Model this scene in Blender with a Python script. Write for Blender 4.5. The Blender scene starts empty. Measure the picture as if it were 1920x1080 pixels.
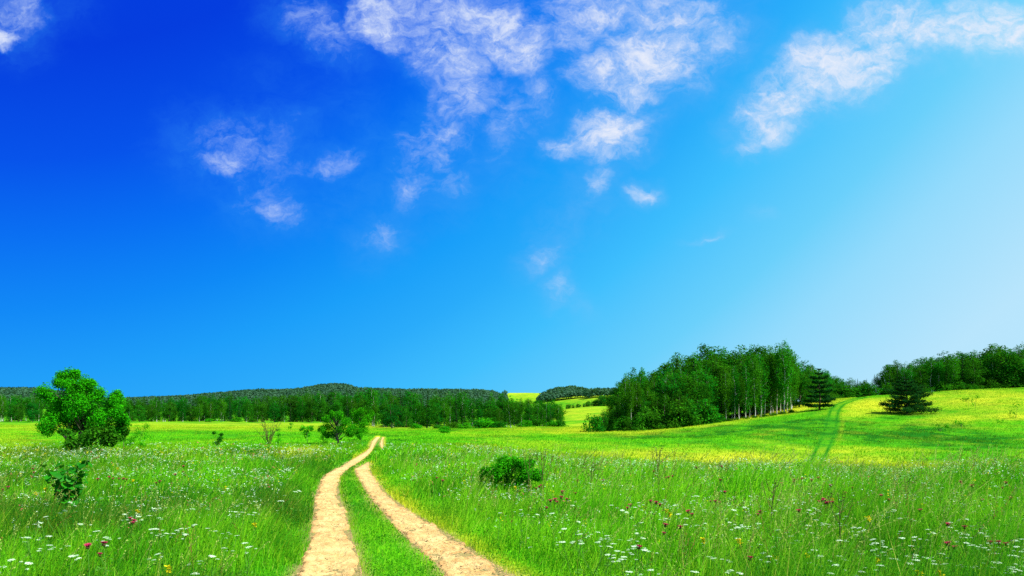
import bpy, math, random
import numpy as np
from mathutils import Vector
C = bpy.context.scene.collection
SC = bpy.context.scene
R = math.radians
rng = np.random.default_rng(7)
random.seed(7)

# ------------------------------------------------------------------ camera
F = 1493.0          # focal length in pixels of the 1920 wide picture
HZ = 770.0          # horizon row
CZ = 1.8            # eye height
cam = bpy.data.cameras.new('camera')
cam.sensor_width = 36.0
cam.lens = 36.0 * F / 1920.0
cam.shift_y = (HZ - 540.0) / 1920.0
cam.clip_start = 0.1
cam.clip_end = 20000
cam_o = bpy.data.objects.new('camera', cam)
cam_o.location = (0, 0, CZ)
cam_o.rotation_euler = (R(90), 0, 0)
C.objects.link(cam_o)
SC.camera = cam_o

# ------------------------------------------------------------------ exposure, sun
EXPO = 1.3
SC.view_settings.view_transform = 'Standard'
SC.view_settings.look = 'None'
SC.view_settings.exposure = EXPO
SC.view_settings.gamma = 1.0
SC.view_settings.use_curve_mapping = False
SUN_EL, SUN_AZ = R(50), R(112)
S = Vector((math.cos(SUN_EL) * math.sin(SUN_AZ), math.cos(SUN_EL) * math.cos(SUN_AZ), math.sin(SUN_EL)))
sun = bpy.data.lights.new('sun', 'SUN')
sun.energy = 4.6
sun.angle = R(0.5)
sun.color = (1.0, 0.96, 0.86)
sun_o = bpy.data.objects.new('sun', sun)
sun_o.rotation_euler = (-S).to_track_quat('-Z', 'Y').to_euler()
C.objects.link(sun_o)
try:
    SC.cycles.max_bounces = 6
    SC.cycles.diffuse_bounces = 3
    SC.cycles.transmission_bounces = 4
    SC.cycles.transparent_max_bounces = 8
    SC.cycles.use_denoising = False
except Exception:
    pass


def lin(c):
    return tuple(((v / 255.0) / 12.92 if v <= 10 else (((v / 255.0) + 0.055) / 1.055) ** 2.4) for v in c)


class NT:
    """small helper for node trees"""
    def __init__(s, tree):
        s.t = tree
        tree.nodes.clear()

    def n(s, typ, **kw):
        nd = s.t.nodes.new(typ)
        for k, v in kw.items():
            setattr(nd, k, v)
        return nd

    def inp(s, sock, v):
        if isinstance(v, bpy.types.NodeSocket):
            s.t.links.new(v, sock)
        elif v is not None:
            try:
                sock.default_value = v
            except Exception:
                sock.default_value = tuple(v) + (1.0,)

    def math(s, op, a, b=None, c=None, clamp=False):
        nd = s.n('ShaderNodeMath', operation=op)
        nd.use_clamp = clamp
        s.inp(nd.inputs[0], a)
        s.inp(nd.inputs[1], b)
        s.inp(nd.inputs[2], c)
        return nd.outputs[0]

    def vmath(s, op, a, b=None, scale=None):
        nd = s.n('ShaderNodeVectorMath', operation=op)
        s.inp(nd.inputs[0], a)
        if b is not None:
            s.inp(nd.inputs[1], b)
        if scale is not None:
            s.inp(nd.inputs['Scale'], scale)
        return nd.outputs['Value'] if op in ('LENGTH', 'DOT_PRODUCT') else nd.outputs['Vector']

    def mix(s, fac, a, b, mode='MIX'):
        nd = s.n('ShaderNodeMix', data_type='RGBA', blend_type=mode)
        s.inp(nd.inputs[0], fac)
        s.inp(nd.inputs[6], a if isinstance(a, bpy.types.NodeSocket) else tuple(a)[:3] + (1.0,))
        s.inp(nd.inputs[7], b if isinstance(b, bpy.types.NodeSocket) else tuple(b)[:3] + (1.0,))
        return nd.outputs[2]

    def noise(s, vec, scale, detail=4.0, rough=0.55, dist=0.0, color=False):
        nd = s.n('ShaderNodeTexNoise')
        if vec is not None:
            s.t.links.new(vec, nd.inputs['Vector'])
        nd.inputs['Scale'].default_value = scale
        nd.inputs['Detail'].default_value = detail
        nd.inputs['Roughness'].default_value = rough
        nd.inputs['Distortion'].default_value = dist
        return nd.outputs['Color'] if color else nd.outputs['Fac']

    def ramp01(s, v, a, b, c=0.0, d=1.0, smooth=False):
        nd = s.n('ShaderNodeMapRange')
        if smooth:
            nd.interpolation_type = 'SMOOTHSTEP'
        s.inp(nd.inputs[0], v)
        for i, q in enumerate((a, b, c, d)):
            nd.inputs[i + 1].default_value = q
        return nd.outputs[0]

    def attr(s, name):
        return s.n('ShaderNodeAttribute', attribute_name=name).outputs['Fac']


# ------------------------------------------------------------------ sky
def build_sky():
    w = bpy.data.worlds.new('World')
    SC.world = w
    w.use_nodes = True
    T = NT(w.node_tree)
    STR = 0.10
    k = 1.0 / (STR * 2 ** EXPO)
    sky = T.n('ShaderNodeTexSky', sky_type='NISHITA')
    sky.sun_disc = False
    sky.sun_elevation = SUN_EL
    sky.sun_rotation = SUN_AZ
    sky.air_density = 0.8
    sky.dust_density = 0.3
    sky.ozone_density = 3.0
    d = T.n('ShaderNodeTexCoord').outputs['Generated']
    g = Vector((0.50, -0.60, -0.866))

    def sval(px, py):
        v = Vector((px - 960, F, HZ - py)).normalized()
        return v.dot(g)
    s0, s1 = sval(300, 60), sval(1900, 560)
    s = T.ramp01(T.vmath('DOT_PRODUCT', d, tuple(g)), s0, s1)
    rp = T.n('ShaderNodeValToRGB')
    rp.color_ramp.interpolation = 'B_SPLINE' if False else 'LINEAR'
    els = rp.color_ramp.elements
    pts = [(0.0, (0, 60, 222)), (0.09, (0, 82, 234)), (0.165, (0, 110, 242)), (0.25, (4, 136, 246)), (0.335, (20, 158, 249)),
           (0.42, (38, 171, 250)), (0.526, (62, 191, 253)), (0.681, (106, 208, 251)), (0.795, (148, 219, 252)), (1.0, (184, 229, 252))]
    pts = [(p, lin(c)) for p, c in pts]
    els[0].position, els[0].color = pts[0][0], pts[0][1] + (1,)
    els[1].position, els[1].color = pts[-1][0], pts[-1][1] + (1,)
    for p, c in pts[1:-1]:
        e = els.new(p)
        e.color = c + (1,)
    T.t.links.new(s, rp.inputs[0])
    grade = T.vmath('SCALE', rp.outputs[0], scale=k)
    base = T.mix(0.994, sky.outputs[0], grade)
    # clouds: noise held together by a set of soft patches, laid out by direction
    sx = T.n('ShaderNodeSeparateXYZ')
    T.t.links.new(d, sx.inputs[0])
    ys = T.math('MAXIMUM', sx.outputs[1], 0.08)
    U = T.math('MULTIPLY', T.math('DIVIDE', sx.outputs[0], ys), F / 100)
    V = T.math('MULTIPLY', T.math('DIVIDE', sx.outputs[2], ys), F / 100)
    cb = T.n('ShaderNodeCombineXYZ')
    T.t.links.new(U, cb.inputs[0])
    T.t.links.new(V, cb.inputs[1])
    uv = cb.outputs[0]
    wc = T.noise(uv, 0.9, 5, 0.6, color=True)
    warp = T.vmath('SCALE', T.vmath('SUBTRACT', wc, (0.5, 0.5, 0.5)), scale=0.95)
    uvw = T.vmath('ADD', uv, warp)
    blobs = [(850, 330, 90, 60, 45, .42), (660, 360, 130, 70, 20, .32), (700, 255, 70, 40, 10, .28), (560, 300, 90, 50, 10, .34), (930, 290, 60, 60, 30, .36), (1100, 360, 60, 70, 60, .3), (1040, 440, 60, 50, 50, .34), (600, 55, 120, 62, -35, .52), (560, 30, 60, 60, 0, .3), (715, 45, 75, 48, -20, 1.0), (790, 15, 80, 40, 0, .75),
             (830, 95, 100, 70, -30, .75), (900, 40, 110, 50, -10, .9), (965, 75, 90, 60, -40, 1.0), (870, 180, 80, 70, 0, .66),
             (950, 220, 70, 80, 0, .5), (810, 265, 105, 80, 40, .56), (1010, 180, 60, 60, 0, .5), (780, 345, 80, 50, 45, .50),
             (715, 425, 70, 60, 20, .44), (660, 210, 90, 60, 0, .22), (520, 150, 90, 60, 0, .16),
             (450, 275, 125, 80, 0, .5), (425, 298, 62, 28, 12, .68), (490, 350, 90, 80, -20, .42), (530, 390, 70, 40, -30, .50),
             (625, 305, 75, 40, 15, .52), (560, 235, 70, 40, 0, .3), (350, 250, 60, 60, 0, .22),
             (1120, 25, 120, 60, 0, .8), (1240, 30, 140, 60, 0, .75), (1220, 100, 150, 75, 20, .92), (1130, 140, 75, 55, 0, .85),
             (1190, 165, 90, 40, 10, .75), (1320, 70, 90, 75, 0, .62), (1060, 60, 90, 80, 0, .6), (1290, 150, 70, 50, 30, .45),
             (1145, 248, 75, 48, 0, 1.0), (1065, 272, 75, 30, 5, .7), (1215, 215, 55, 40, 10, .42),
             (1130, 325, 45, 40, 40, .55), (1199, 358, 32, 26, 0, .62), (1075, 405, 60, 40, 45, .36), (1020, 475, 60, 30, 35, .5),
             (1047, 538, 42, 38, -30, .52), (1075, 570, 40, 30, -30, .28), (960, 320, 80, 60, 0, .22),
             (1430, 220, 52, 60, 45, .85), (1490, 170, 90, 60, 30, .95), (1525, 100, 80, 42, 20, .9), (1590, 120, 130, 70, 25, .95),
             (1660, 55, 110, 50, 20, 1.0), (1780, 50, 140, 50, 5, .9), (1885, 50, 110, 55, 10, 1.0), (1405, 272, 42, 28, 30, .6),
             (1840, 105, 60, 25, 0, .45), (1700, 110, 90, 50, 20, .4), (1385, 235, 40, 40, 0, .35),
             (1325, 445, 42, 9, 15, .5), (1432, 402, 30, 16, 0, .34), (1370, 160, 50, 60, 0, .2),
             (35, 25, 65, 50, 0, .6), (14, 66, 34, 22, 0, .95), (95, 15, 90, 50, 0, .22), (40, 90, 60, 40, 0, .25)]
    dens = None
    for (bx, by, rx, ry, rot, st) in blobs:
        mp = T.n('ShaderNodeMapping', vector_type='TEXTURE')
        T.t.links.new(uvw, mp.inputs[0])
        mp.inputs['Location'].default_value = ((bx - 960) / 100, (HZ - by) / 100, 0)
        mp.inputs['Rotation'].default_value = (0, 0, R(rot))
        mp.inputs['Scale'].default_value = (rx * 1.62 / 100, ry * 1.62 / 100, 1)
        q = T.ramp01(T.vmath('LENGTH', mp.outputs[0]), 0.0, 1.15, st, 0.0, smooth=True)
        dens = q if dens is None else T.math('MAXIMUM', dens, q)
    m2 = T.n('ShaderNodeMapping')
    T.t.links.new(uvw, m2.inputs[0])
    m2.inputs['Rotation'].default_value = (0, 0, R(-25))
    m2.inputs['Scale'].default_value = (0.75, 1.25, 1)
    f1 = T.noise(m2.outputs[0], 1.05, 10, 0.66, 0.5)
    f2 = T.noise(m2.outputs[0], 2.9, 10, 0.68, 0.5)
    f = T.math('ADD', T.math('MULTIPLY', f1, 0.5), T.math('MULTIPLY', f2, 0.5))
    a = T.math('ADD', T.math('MULTIPLY', dens, 1.0), T.math('MULTIPLY', T.math('SUBTRACT', f, 0.5), T.ramp01(dens, 0.25, 0.9, 3.0, 4.4)))
    a = T.math('MULTIPLY', T.ramp01(a, -0.30, 1.95), T.ramp01(dens, 0.0, 0.5))
    a = T.math('MULTIPLY', a, T.ramp01(dens, 0.0, 0.75, 0.75, 1.12))
    a = T.math('MULTIPLY', a, T.ramp01(sx.outputs[1], 0.1, 0.3), clamp=True)
    def ccol(c):
        cn = T.n('ShaderNodeCombineXYZ')
        for i in range(3):
            cn.inputs[i].default_value = lin(c)[i] * k
        return cn.outputs[0]
    thin = T.mix(T.ramp01(s, 0.2, 0.7), ccol((52, 150, 246)), ccol((150, 215, 252)))
    ccl = T.mix(T.ramp01(a, 0.18, 0.85), thin, ccol((236, 240, 252)))
    col = T.mix(T.ramp01(a, 0.0, 0.66, 0.0, 0.94), base, ccl)
    bg = T.n('ShaderNodeBackground')
    bg.inputs[1].default_value = STR
    T.t.links.new(col, bg.inputs[0])
    out = T.n('ShaderNodeOutputWorld')
    T.t.links.new(bg.outputs[0], out.inputs[0])
    w.cycles.sampling_method = 'MANUAL'
    w.cycles.sample_map_resolution = 256


build_sky()


# ------------------------------------------------------------------ numpy noise
def _h(ix, iy, s):
    n = (ix.astype(np.int64) * 374761393 + iy.astype(np.int64) * 668265263 + s * 1442695041) & 0xFFFFFFFF
    n = ((n ^ (n >> 13)) * 1274126177) & 0xFFFFFFFF
    return ((n ^ (n >> 16)) & 0xFFFF) / 65535.0


def vnoise(x, y, s=0):
    ix, iy = np.floor(x), np.floor(y)
    fx, fy = x - ix, y - iy
    fx = fx * fx * (3 - 2 * fx)
    fy = fy * fy * (3 - 2 * fy)
    a, b = _h(ix, iy, s), _h(ix + 1, iy, s)
    c, d = _h(ix, iy + 1, s), _h(ix + 1, iy + 1, s)
    return (a * (1 - fx) + b * fx) * (1 - fy) + (c * (1 - fx) + d * fx) * fy


def fbm(x, y, s=0, o=4):
    t, a, n = 0, 1.0, 0
    for i in range(o):
        t = t + a * vnoise(x * 2 ** i, y * 2 ** i, s + i * 17)
        n += a
        a *= 0.5
    return t / n


def sstep(a, b, x):
    t = np.clip((x - a) / (b - a), 0, 1)
    return t * t * (3 - 2 * t)


# ------------------------------------------------------------------ terrain heights
P = np.array([-1500, 0, 300, 640, 720, 900, 1000, 1060, 1120, 1200, 1300, 1450, 1565, 1700, 1920, 3400], float)


def zr(Y, z):
    return HZ + (CZ - z) * F / Y


def row(*v):
    return np.array(v, float)


rows = [
    (10, np.full(16, zr(10, 0.0))),
    (15, np.full(16, zr(15, -0.06))),
    (20, np.full(16, zr(20, -0.15))),
    (24, row(*([896] * 5), 896, 898, 902, 906, 910, 910, 910, 910, 910, 910, 910)),
    (30, row(*([877] * 5), 879, 885, 895, 903, 907, 909, 910, 910, 910, 910, 910)),
    (45, row(*([857] * 5), 859, 868, 880, 888, 893, 897, 899, 900, 900, 900, 900)),
    (60, row(*([845] * 5), 849, 858, 866, 874, 881, 886, 890, 892, 893, 893, 893)),
    (80, row(*([835] * 5), 838, 845, 850, 854, 858, 862, 867, 868, 867, 863, 862)),
    (115, row(821, 821, 821, 821, 821, 823, 828, 830, 831, 832, 832, 829, 829, 826, 820, 818)),
    (150, row(811, 811, 811, 812, 815, 815, 817, 818, 819, 818, 812, 802, 797, 794, 782, 780)),
    (190, row(804, 804, 804, 806, 811, 809, 809, 811, 811, 806, 797, 781, 769, 767, 747, 744)),
    (235, row(799, 799, 799, 801, 807, 805, 803, 804, 803, 800, 788, 766, 750, 740, 727, 722)),
    (280, row(795, 795, 795, 797, 803, 801, 799, 799, 797, 793, 783, 760, 747, 740, 728, 724)),
    (350, row(791, 791, 791, 792, 800, 799, 796, 790, 786, 785, 780, 763, 753, 748, 736, 730)),
    (500, row(784, 784, 784, 785, 788, 786, 778, 766, 761, 762, 768, 775, 775, 775, 765, 760)),
    (650, row(778, 778, 778, 778, 780, 780, 776, 768, 765, 763, 768, 775, 775, 775, 770, 765)),
    (900, row(775, 772, 774, 774, 774, 772, 765, 757, 748, 746, 760, 775, 775, 775, 772, 770)),
    (1200, row(765, 757, 765, 763, 762, 760, 754, 748, 742, 742, 755, 772, 772, 772, 772, 770)),
]
RPX = [-1500, -300, 0, 50, 85, 200, 340, 400, 450, 490, 520, 560, 600, 625, 650, 668, 760, 860, 905, 925, 945, 965, 1010, 1060,
       1120, 1200, 1300, 1450, 3400]
RPY = [735, 722, 727, 727, 729, 748, 742, 737, 733, 730, 731, 729, 721, 719, 720, 727, 730, 731, 731, 734, 742, 745, 744, 742.5,
       742, 742, 755, 770, 770]
NU, NV = 700, 340
PXG = np.linspace(-1500, 3400, NU)
LYG = np.linspace(math.log(10), math.log(8000), NV)
knY = [math.log(r[0]) for r in rows] + [math.log(1500), math.log(2200), math.log(8000)]
tab = np.array([np.interp(PXG, P, r[1]) for r in rows] +
               [np.interp(PXG, RPX, RPY) + 10 * (PXG < 943),
                np.interp(PXG, [-1500, 0, 935, 950, 975, 1010, 1060, 1200, 1400, 3400],
                          [762, 762, 760, 738.5, 737.8, 738.5, 741, 744, 765, 768]),
                np.full(NU, 771.0)])
tab = (CZ - (tab - HZ) * np.exp(np.array(knY))[:, None] / F)          # heights
ZG = np.empty((NV, NU))
kn = np.array(knY)
dk = np.diff(kn)
sl = np.diff(tab, axis=0) / dk[:, None]
md = np.zeros_like(tab)
md[1:-1] = (sl[:-1] * dk[1:, None] + sl[1:] * dk[:-1, None]) / (dk[1:] + dk[:-1])[:, None]
lim = 3 * np.minimum(np.abs(sl[:-1]), np.abs(sl[1:]))
same = (sl[:-1] * sl[1:]) > 0
md[1:-1] = np.where(same, np.sign(md[1:-1]) * np.minimum(np.abs(md[1:-1]), lim), 0)
for j, ly in enumerate(LYG):
    i = min(len(kn) - 2, max(0, int(np.searchsorted(kn, ly) - 1)))
    t = (ly - kn[i]) / dk[i]
    ZG[j] = ((2 * t**3 - 3 * t**2 + 1) * tab[i] + (t**3 - 2 * t**2 + t) * dk[i] * md[i]
             + (-2 * t**3 + 3 * t**2) * tab[i + 1] + (t**3 - t**2) * dk[i] * md[i + 1])
kw = np.hanning(9)
kw /= kw.sum()
near_rows = LYG < math.log(1000)
for j in range(NV):
    if near_rows[j]:
        for _ in range(2):
            ZG[j] = np.convolve(np.pad(ZG[j], 4, mode='edge'), kw, mode='valid')


def gz(x, y):
    x = np.asarray(x, float)
    y = np.asarray(y, float)
    yy = np.maximum(y, 10.0)
    px = np.clip(960 + F * x / yy, -1499, 3399)
    a = (px - PXG[0]) / (PXG[1] - PXG[0])
    b = np.clip((np.log(yy) - LYG[0]) / (LYG[1] - LYG[0]), 0, NV - 1.001)
    ia = np.clip(a.astype(int), 0, NU - 2)
    ib = np.clip(b.astype(int), 0, NV - 2)
    fa, fb = a - ia, b - ib
    z = (ZG[ib, ia] * (1 - fa) + ZG[ib, ia + 1] * fa) * (1 - fb) + (ZG[ib + 1, ia] * (1 - fa) + ZG[ib + 1, ia + 1] * fa) * fb
    amp = sstep(3, 12, y) * 0.05
    z = z + (fbm(x / 2.3 + 40, y / 2.3, 3, 3) - 0.5) * amp
    z = z + (fbm(x / 17 + 9, y / 17, 5, 3) - 0.5) * 0.7 * sstep(35, 110, y)
    z = z + (fbm(x / 90 + 5, y / 90, 8, 3) - 0.5) * 2.0 * sstep(250, 500, y)
    return z


def proj(x, y, z):
    return 960 + F * x / y, HZ - F * (z - CZ) / y


def spot(px, Y):
    x = (px - 960) * Y / F
    return float(x), float(Y), float(gz(x, Y))


def find_Y(px, py, y0=9.0, y1=280.0):
    """nearest depth on the column px whose ground shows at row py"""
    Ys = np.exp(np.linspace(math.log(y0), math.log(y1), 900))
    _, q = proj((px - 960) * Ys / F, Ys, gz((px - 960) * Ys / F, Ys))
    i = np.where(q <= py)[0]
    return float(Ys[i[0]]) if len(i) else float(Ys[-1])


# ------------------------------------------------------------------ wheel ruts (edges by picture row, then laid on the ground)
RL = np.array([(1500, 330, 900), (1250, 470, 750), (1080, 556, 678), (1050, 570, 672), (1020, 581, 663), (990, 584, 655), (960, 587, 646), (940, 589, 639),
               (920, 594, 635), (905, 599, 635), (897, 603, 637), (890, 611, 642), (882, 624, 651), (875, 640, 661), (865, 655, 678),
               (855, 672, 689), (848, 684, 696), (840, 693, 701), (835, 694.5, 702), (828, 697, 706), (823, 702, 710),
               (819, 706, 713)], float)
RR = np.array([(1500, 1180, 1560), (1250, 1000, 1210), (1080, 832, 958), (1060, 818, 925), (1040, 795, 893), (1020, 772, 865), (1000, 750, 835), (980, 732, 803),
               (960, 715, 768), (940, 698, 742), (920, 684, 719), (900, 672, 705), (888, 665, 697), (881, 664, 694),
               (876, 672, 693), (870, 684, 692.5), (866, 690, 692.5)], float)
RS = np.array([(845, 716, 718), (838, 713, 718.5), (832, 712, 718), (826, 714, 718), (820, 716.5, 720)], float)


def rut_lr(tb, py):
    a = tb[::-1]
    return np.interp(py, a[:, 0], a[:, 1]), np.interp(py, a[:, 0], a[:, 2])


def rut_dist(px, py, Y):
    """signed distance in metres to the nearest rut edge (negative inside) and whether the point is on the middle strip"""
    best = np.full(px.shape, 99.0)
    for tb, lo, hi in ((RL, 817, 1500), (RR, 866, 1500), (RS, 819, 846)):
        l, r = rut_lr(tb, py)
        d = np.maximum(l - px, px - r) * Y / F
        ok = (py >= lo) & (py <= hi)
        best = np.where(ok, np.minimum(best, d), best)
    l1, r1 = rut_lr(RL, py)
    l2, r2 = rut_lr(RR, py)
    mid = (py > 817) & (px > r1) & (px < np.where(py > 866, l2, np.interp(py, [817, 845, 866], [716, 712, 690])))
    return best, mid


# occluded-rows guard: for each pixel the distance up to the next rut pixel
RM = np.zeros((1080, 1920), bool)
for q in range(817, 1080):
    for tb, lo in ((RL, 817), (RR, 866), (RS, 819)):
        if q >= lo and q <= tb[0, 0]:
            l, r = rut_lr(tb, float(q))
            RM[q, int(l):int(r) + 1] = True
UP = np.full((1080, 1920), 999, np.int32)
for q in range(1, 1080):
    UP[q] = np.where(RM[q - 1], 1, np.minimum(UP[q - 1] + 1, 999))


# ------------------------------------------------------------------ vegetation zones: dry (yellow) and deep (blue-green) patches, plus the pine's painted shadow
DRY = [(1390, 862, 120, 14, 0, .95), (1300, 868, 90, 12, 0, .6), (1600, 870, 110, 20, 0, .75), (1560, 846, 90, 8, 0, .6), (1780, 882, 150, 16, 0, .7),
       (1700, 852, 60, 8, 0, .3), (1460, 771, 130, 7, -11, 1.0), (1300, 797, 120, 5, -8, .75), (1170, 812, 60, 4, 0, .55),
       (1640, 762, 70, 13, -5, .95), (1610, 775, 40, 12, 0, .7), (1540, 758, 40, 6, 0, .6), (1850, 752, 110, 20, 0, .75), (1760, 742, 80, 6, 0, .6),
       (1790, 785, 60, 8, 0, .7), (1900, 780, 60, 10, 0, .6), (1090, 808, 90, 7, 0, .75), (1000, 806, 80, 6, 0, .6), (1120, 800, 60, 6, 0, .6), (1100, 775, 60, 14, 0, .45),
       (900, 812, 60, 5, 0, .4), (560, 857, 45, 12, 0, .8), (400, 800, 420, 7, 0, .5), (120, 802, 140, 8, 0, .45), (1000, 842, 80, 12, 0, .25),
       (900, 850, 90, 12, 0, .3), (1150, 855, 160, 12, 0, .55), (1060, 740, 120, 12, 0, .5), (340, 850, 90, 20, 0, .2),
       (25, 840, 60, 25, 0, .35), (960, 738, 60, 3, 0, .6), (1560, 895, 200, 8, 0, .5)]
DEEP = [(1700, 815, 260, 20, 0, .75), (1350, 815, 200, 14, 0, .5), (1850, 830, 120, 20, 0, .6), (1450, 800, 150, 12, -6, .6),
        (1160, 802, 60, 3, 0, .4), (1750, 800, 70, 10, 0, .6), (1695, 778, 50, 8, 0, .7), (950, 803, 150, 3, 0, .5),  # the patch at the lone pine's foot paints its shadow into the grass
        (160, 1010, 280, 80, 0, 1.0), (520, 1010, 100, 100, 0, 1.0), (400, 1060, 200, 50, 0, .9), (250, 1160, 520, 110, 0, 1.1), (1500, 1180, 600, 80, 0, .6), (900, 970, 120, 60, 0, .5), (100, 860, 110, 30, 0, .8),
        (640, 846, 60, 16, 0, .45), (820, 880, 70, 30, 0, .35), (1700, 1040, 300, 60, 0, .3), (1100, 1030, 200, 60, 0, .4)]
TRK = np.array([(905, 1478, 1512), (890, 1500, 1528), (880, 1511, 1535), (865, 1519, 1541), (850, 1527, 1549), (835, 1534, 1556), (820, 1541, 1562), (800, 1548, 1567), (780, 1554, 1570),
                (768, 1558, 1573), (758, 1569, 1583), (751, 1588, 1600), (746, 1610, 1622)], float)[::-1]


def ell(lst, px, py):
    o = np.zeros(px.shape)
    for cx, cy, rx, ry, rot, st in lst:
        a = R(rot)
        u = ((px - cx) * math.cos(a) + (py - cy) * math.sin(a)) / rx
        v = (-(px - cx) * math.sin(a) + (py - cy) * math.cos(a)) / ry
        o = np.maximum(o, st * np.exp(-0.75 * (u * u + v * v) ** 1.1))
    return o


def zones(x, y, z):
    ys = np.maximum(y, 4.0)
    px, py = proj(x, ys, z)
    n = fbm(x / 9.0, y / 14.0, 31, 4)
    n2 = fbm(x / 1.4, y / 2.2, 57, 3)
    far = sstep(25, 60, y)
    dry = ell(DRY, px, py) * far + ell(DRY, px, py) * (1 - far) * 0.6
    dry = dry * (0.75 + 0.7 * n) + 0.8 * (fbm(x / 6.0 + 31, y / 11.0, 37, 4) - 0.48) * (0.3 + 0.7 * far) + 0.5 * (n2 - 0.5) * (0.35 + 0.3 * dry)
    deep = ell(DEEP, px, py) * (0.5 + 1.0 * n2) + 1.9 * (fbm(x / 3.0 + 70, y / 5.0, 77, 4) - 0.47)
    deep = deep + (1.9 * (fbm(x / 11.0 + 3, y / 20.0, 83, 4) - 0.47) + 1.0 * (fbm(x / 3.5, y / 6.0, 89, 3) - 0.48)) * sstep(12, 40, y)
    # verge of the ruts is dry
    d, mid = rut_dist(px, py, ys)
    dry = np.maximum(dry, np.where((d > -1) & ~mid & (px > 660), 0.75 * (1 - sstep(0.05, 0.5, d)) * (0.5 + n2), 0))
    dry = np.maximum(dry, np.where(mid, 0.35 * (1 - sstep(0.0, 0.25, d)) * (0.4 + n2), 0))
    # double wheel line over the right hill
    l = np.interp(py, TRK[:, 0], TRK[:, 1])
    r = np.interp(py, TRK[:, 0], TRK[:, 2])
    w = np.interp(py, [745, 800, 900], [4.2, 5.0, 7.0])
    on = (py > 744) & (py < 905) & (y > 45)
    k = np.maximum(np.exp(-((px - l) / w) ** 2), np.exp(-((px - r) / w) ** 2)) * on * np.interp(py, [744, 870, 905], [1, 1, .3])
    ins = (on & (px > l) & (px < r)) * 0.5
    dry = dry * (1 - np.maximum(k, ins))
    deep = np.maximum(deep, np.maximum(k * 1.1, ins * .9) * (0.7 + .5 * n2))
    lip = on * (np.exp(-((px - r - 2.4 * w) / (1.2 * w)) ** 2))
    dry = np.maximum(dry, lip * 0.25)
    return np.clip(dry, 0, 1), np.clip(deep, 0, 1.2), k


# ------------------------------------------------------------------ materials
def surf_out(T, sh):
    o = T.n('ShaderNodeOutputMaterial')
    T.t.links.new(sh, o.inputs[0])


def new_mat(name):
    m = bpy.data.materials.new(name)
    m.use_nodes = True
    return m, NT(m.node_tree)


G_LUSH = (0.095, 0.46, 0.005)
G_DEEP = (0.012, 0.165, 0.005)
G_DRY = (0.52, 0.54, 0.022)
G_TIP = (0.24, 0.58, 0.014)


def veg_color(T, lush=G_LUSH, deep=G_DEEP, dry=G_DRY):
    tone = T.attr('tone')
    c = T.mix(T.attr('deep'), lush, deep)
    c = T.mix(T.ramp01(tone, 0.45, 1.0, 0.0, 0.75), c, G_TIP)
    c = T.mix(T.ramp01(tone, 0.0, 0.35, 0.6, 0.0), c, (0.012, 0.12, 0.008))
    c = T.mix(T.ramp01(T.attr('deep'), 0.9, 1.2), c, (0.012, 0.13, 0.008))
    c = T.mix(T.attr('dry'), c, dry)
    return c


def grass_mat():
    m, T = new_mat('grass_blades')
    c = veg_color(T)
    # a few straw coloured blades
    c = T.mix(T.ramp01(T.attr('tone'), 0.955, 0.975, 0.0, 0.8), c, (0.36, 0.33, 0.07))
    a = T.n('ShaderNodeBsdfDiffuse')
    T.inp(a.inputs[0], c)
    b = T.n('ShaderNodeBsdfTranslucent')
    T.inp(b.inputs[0], T.mix(0.6, c, (0.12, 0.5, 0.005)))
    g = T.n('ShaderNodeBsdfGlossy')
    g.inputs['Roughness'].default_value = 0.45
    T.inp(g.inputs[0], (0.5, 0.6, 0.35, 1))
    x = T.n('ShaderNodeMixShader')
    x.inputs[0].default_value = 0.30
    T.t.links.new(a.outputs[0], x.inputs[1])
    T.t.links.new(b.outputs[0], x.inputs[2])
    y = T.n('ShaderNodeMixShader')
    y.inputs[0].default_value = 0.008
    T.t.links.new(x.outputs[0], y.inputs[1])
    T.t.links.new(g.outputs[0], y.inputs[2])
    surf_out(T, y.outputs[0])
    return m


def leaf_mat(name, dark, light, trans=0.35, gloss=0.03, rnd=0.5, deep=False):
    m, T = new_mat(name)
    oi = T.n('ShaderNodeObjectInfo').outputs['Random']
    c = T.mix(T.attr('tone'), dark, light)
    if deep:
        c = T.mix(T.ramp01(T.attr('deep'), 0, 1, 0, 0.75), c, (0.006, 0.09, 0.006))
    h = T.n('ShaderNodeHueSaturation')
    T.inp(h.inputs['Hue'], T.ramp01(oi, 0, 1, 0.5 - 0.025 * rnd, 0.5 + 0.03 * rnd))
    T.inp(h.inputs['Value'], T.ramp01(T.math('FRACT', T.math('MULTIPLY', oi, 7.31)), 0, 1, 1 - 0.35 * rnd, 1 + 0.6 * rnd))
    T.inp(h.inputs['Color'], c)
    c = h.outputs[0]
    a = T.n('ShaderNodeBsdfDiffuse')
    T.inp(a.inputs[0], c)
    b = T.n('ShaderNodeBsdfTranslucent')
    T.inp(b.inputs[0], T.mix(0.5, c, (0.08, 0.3, 0.004)))
    g = T.n('ShaderNodeBsdfGlossy')
    g.inputs['Roughness'].default_value = 0.5
    T.inp(g.inputs[0], (0.6, 0.65, 0.55, 1))
    x = T.n('ShaderNodeMixShader')
    x.inputs[0].default_value = trans
    T.t.links.new(a.outputs[0], x.inputs[1])
    T.t.links.new(b.outputs[0], x.inputs[2])
    y = T.n('ShaderNodeMixShader')
    y.inputs[0].default_value = gloss
    T.t.links.new(x.outputs[0], y.inputs[1])
    T.t.links.new(g.outputs[0], y.inputs[2])
    surf_out(T, y.outputs[0])
    return m


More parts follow.
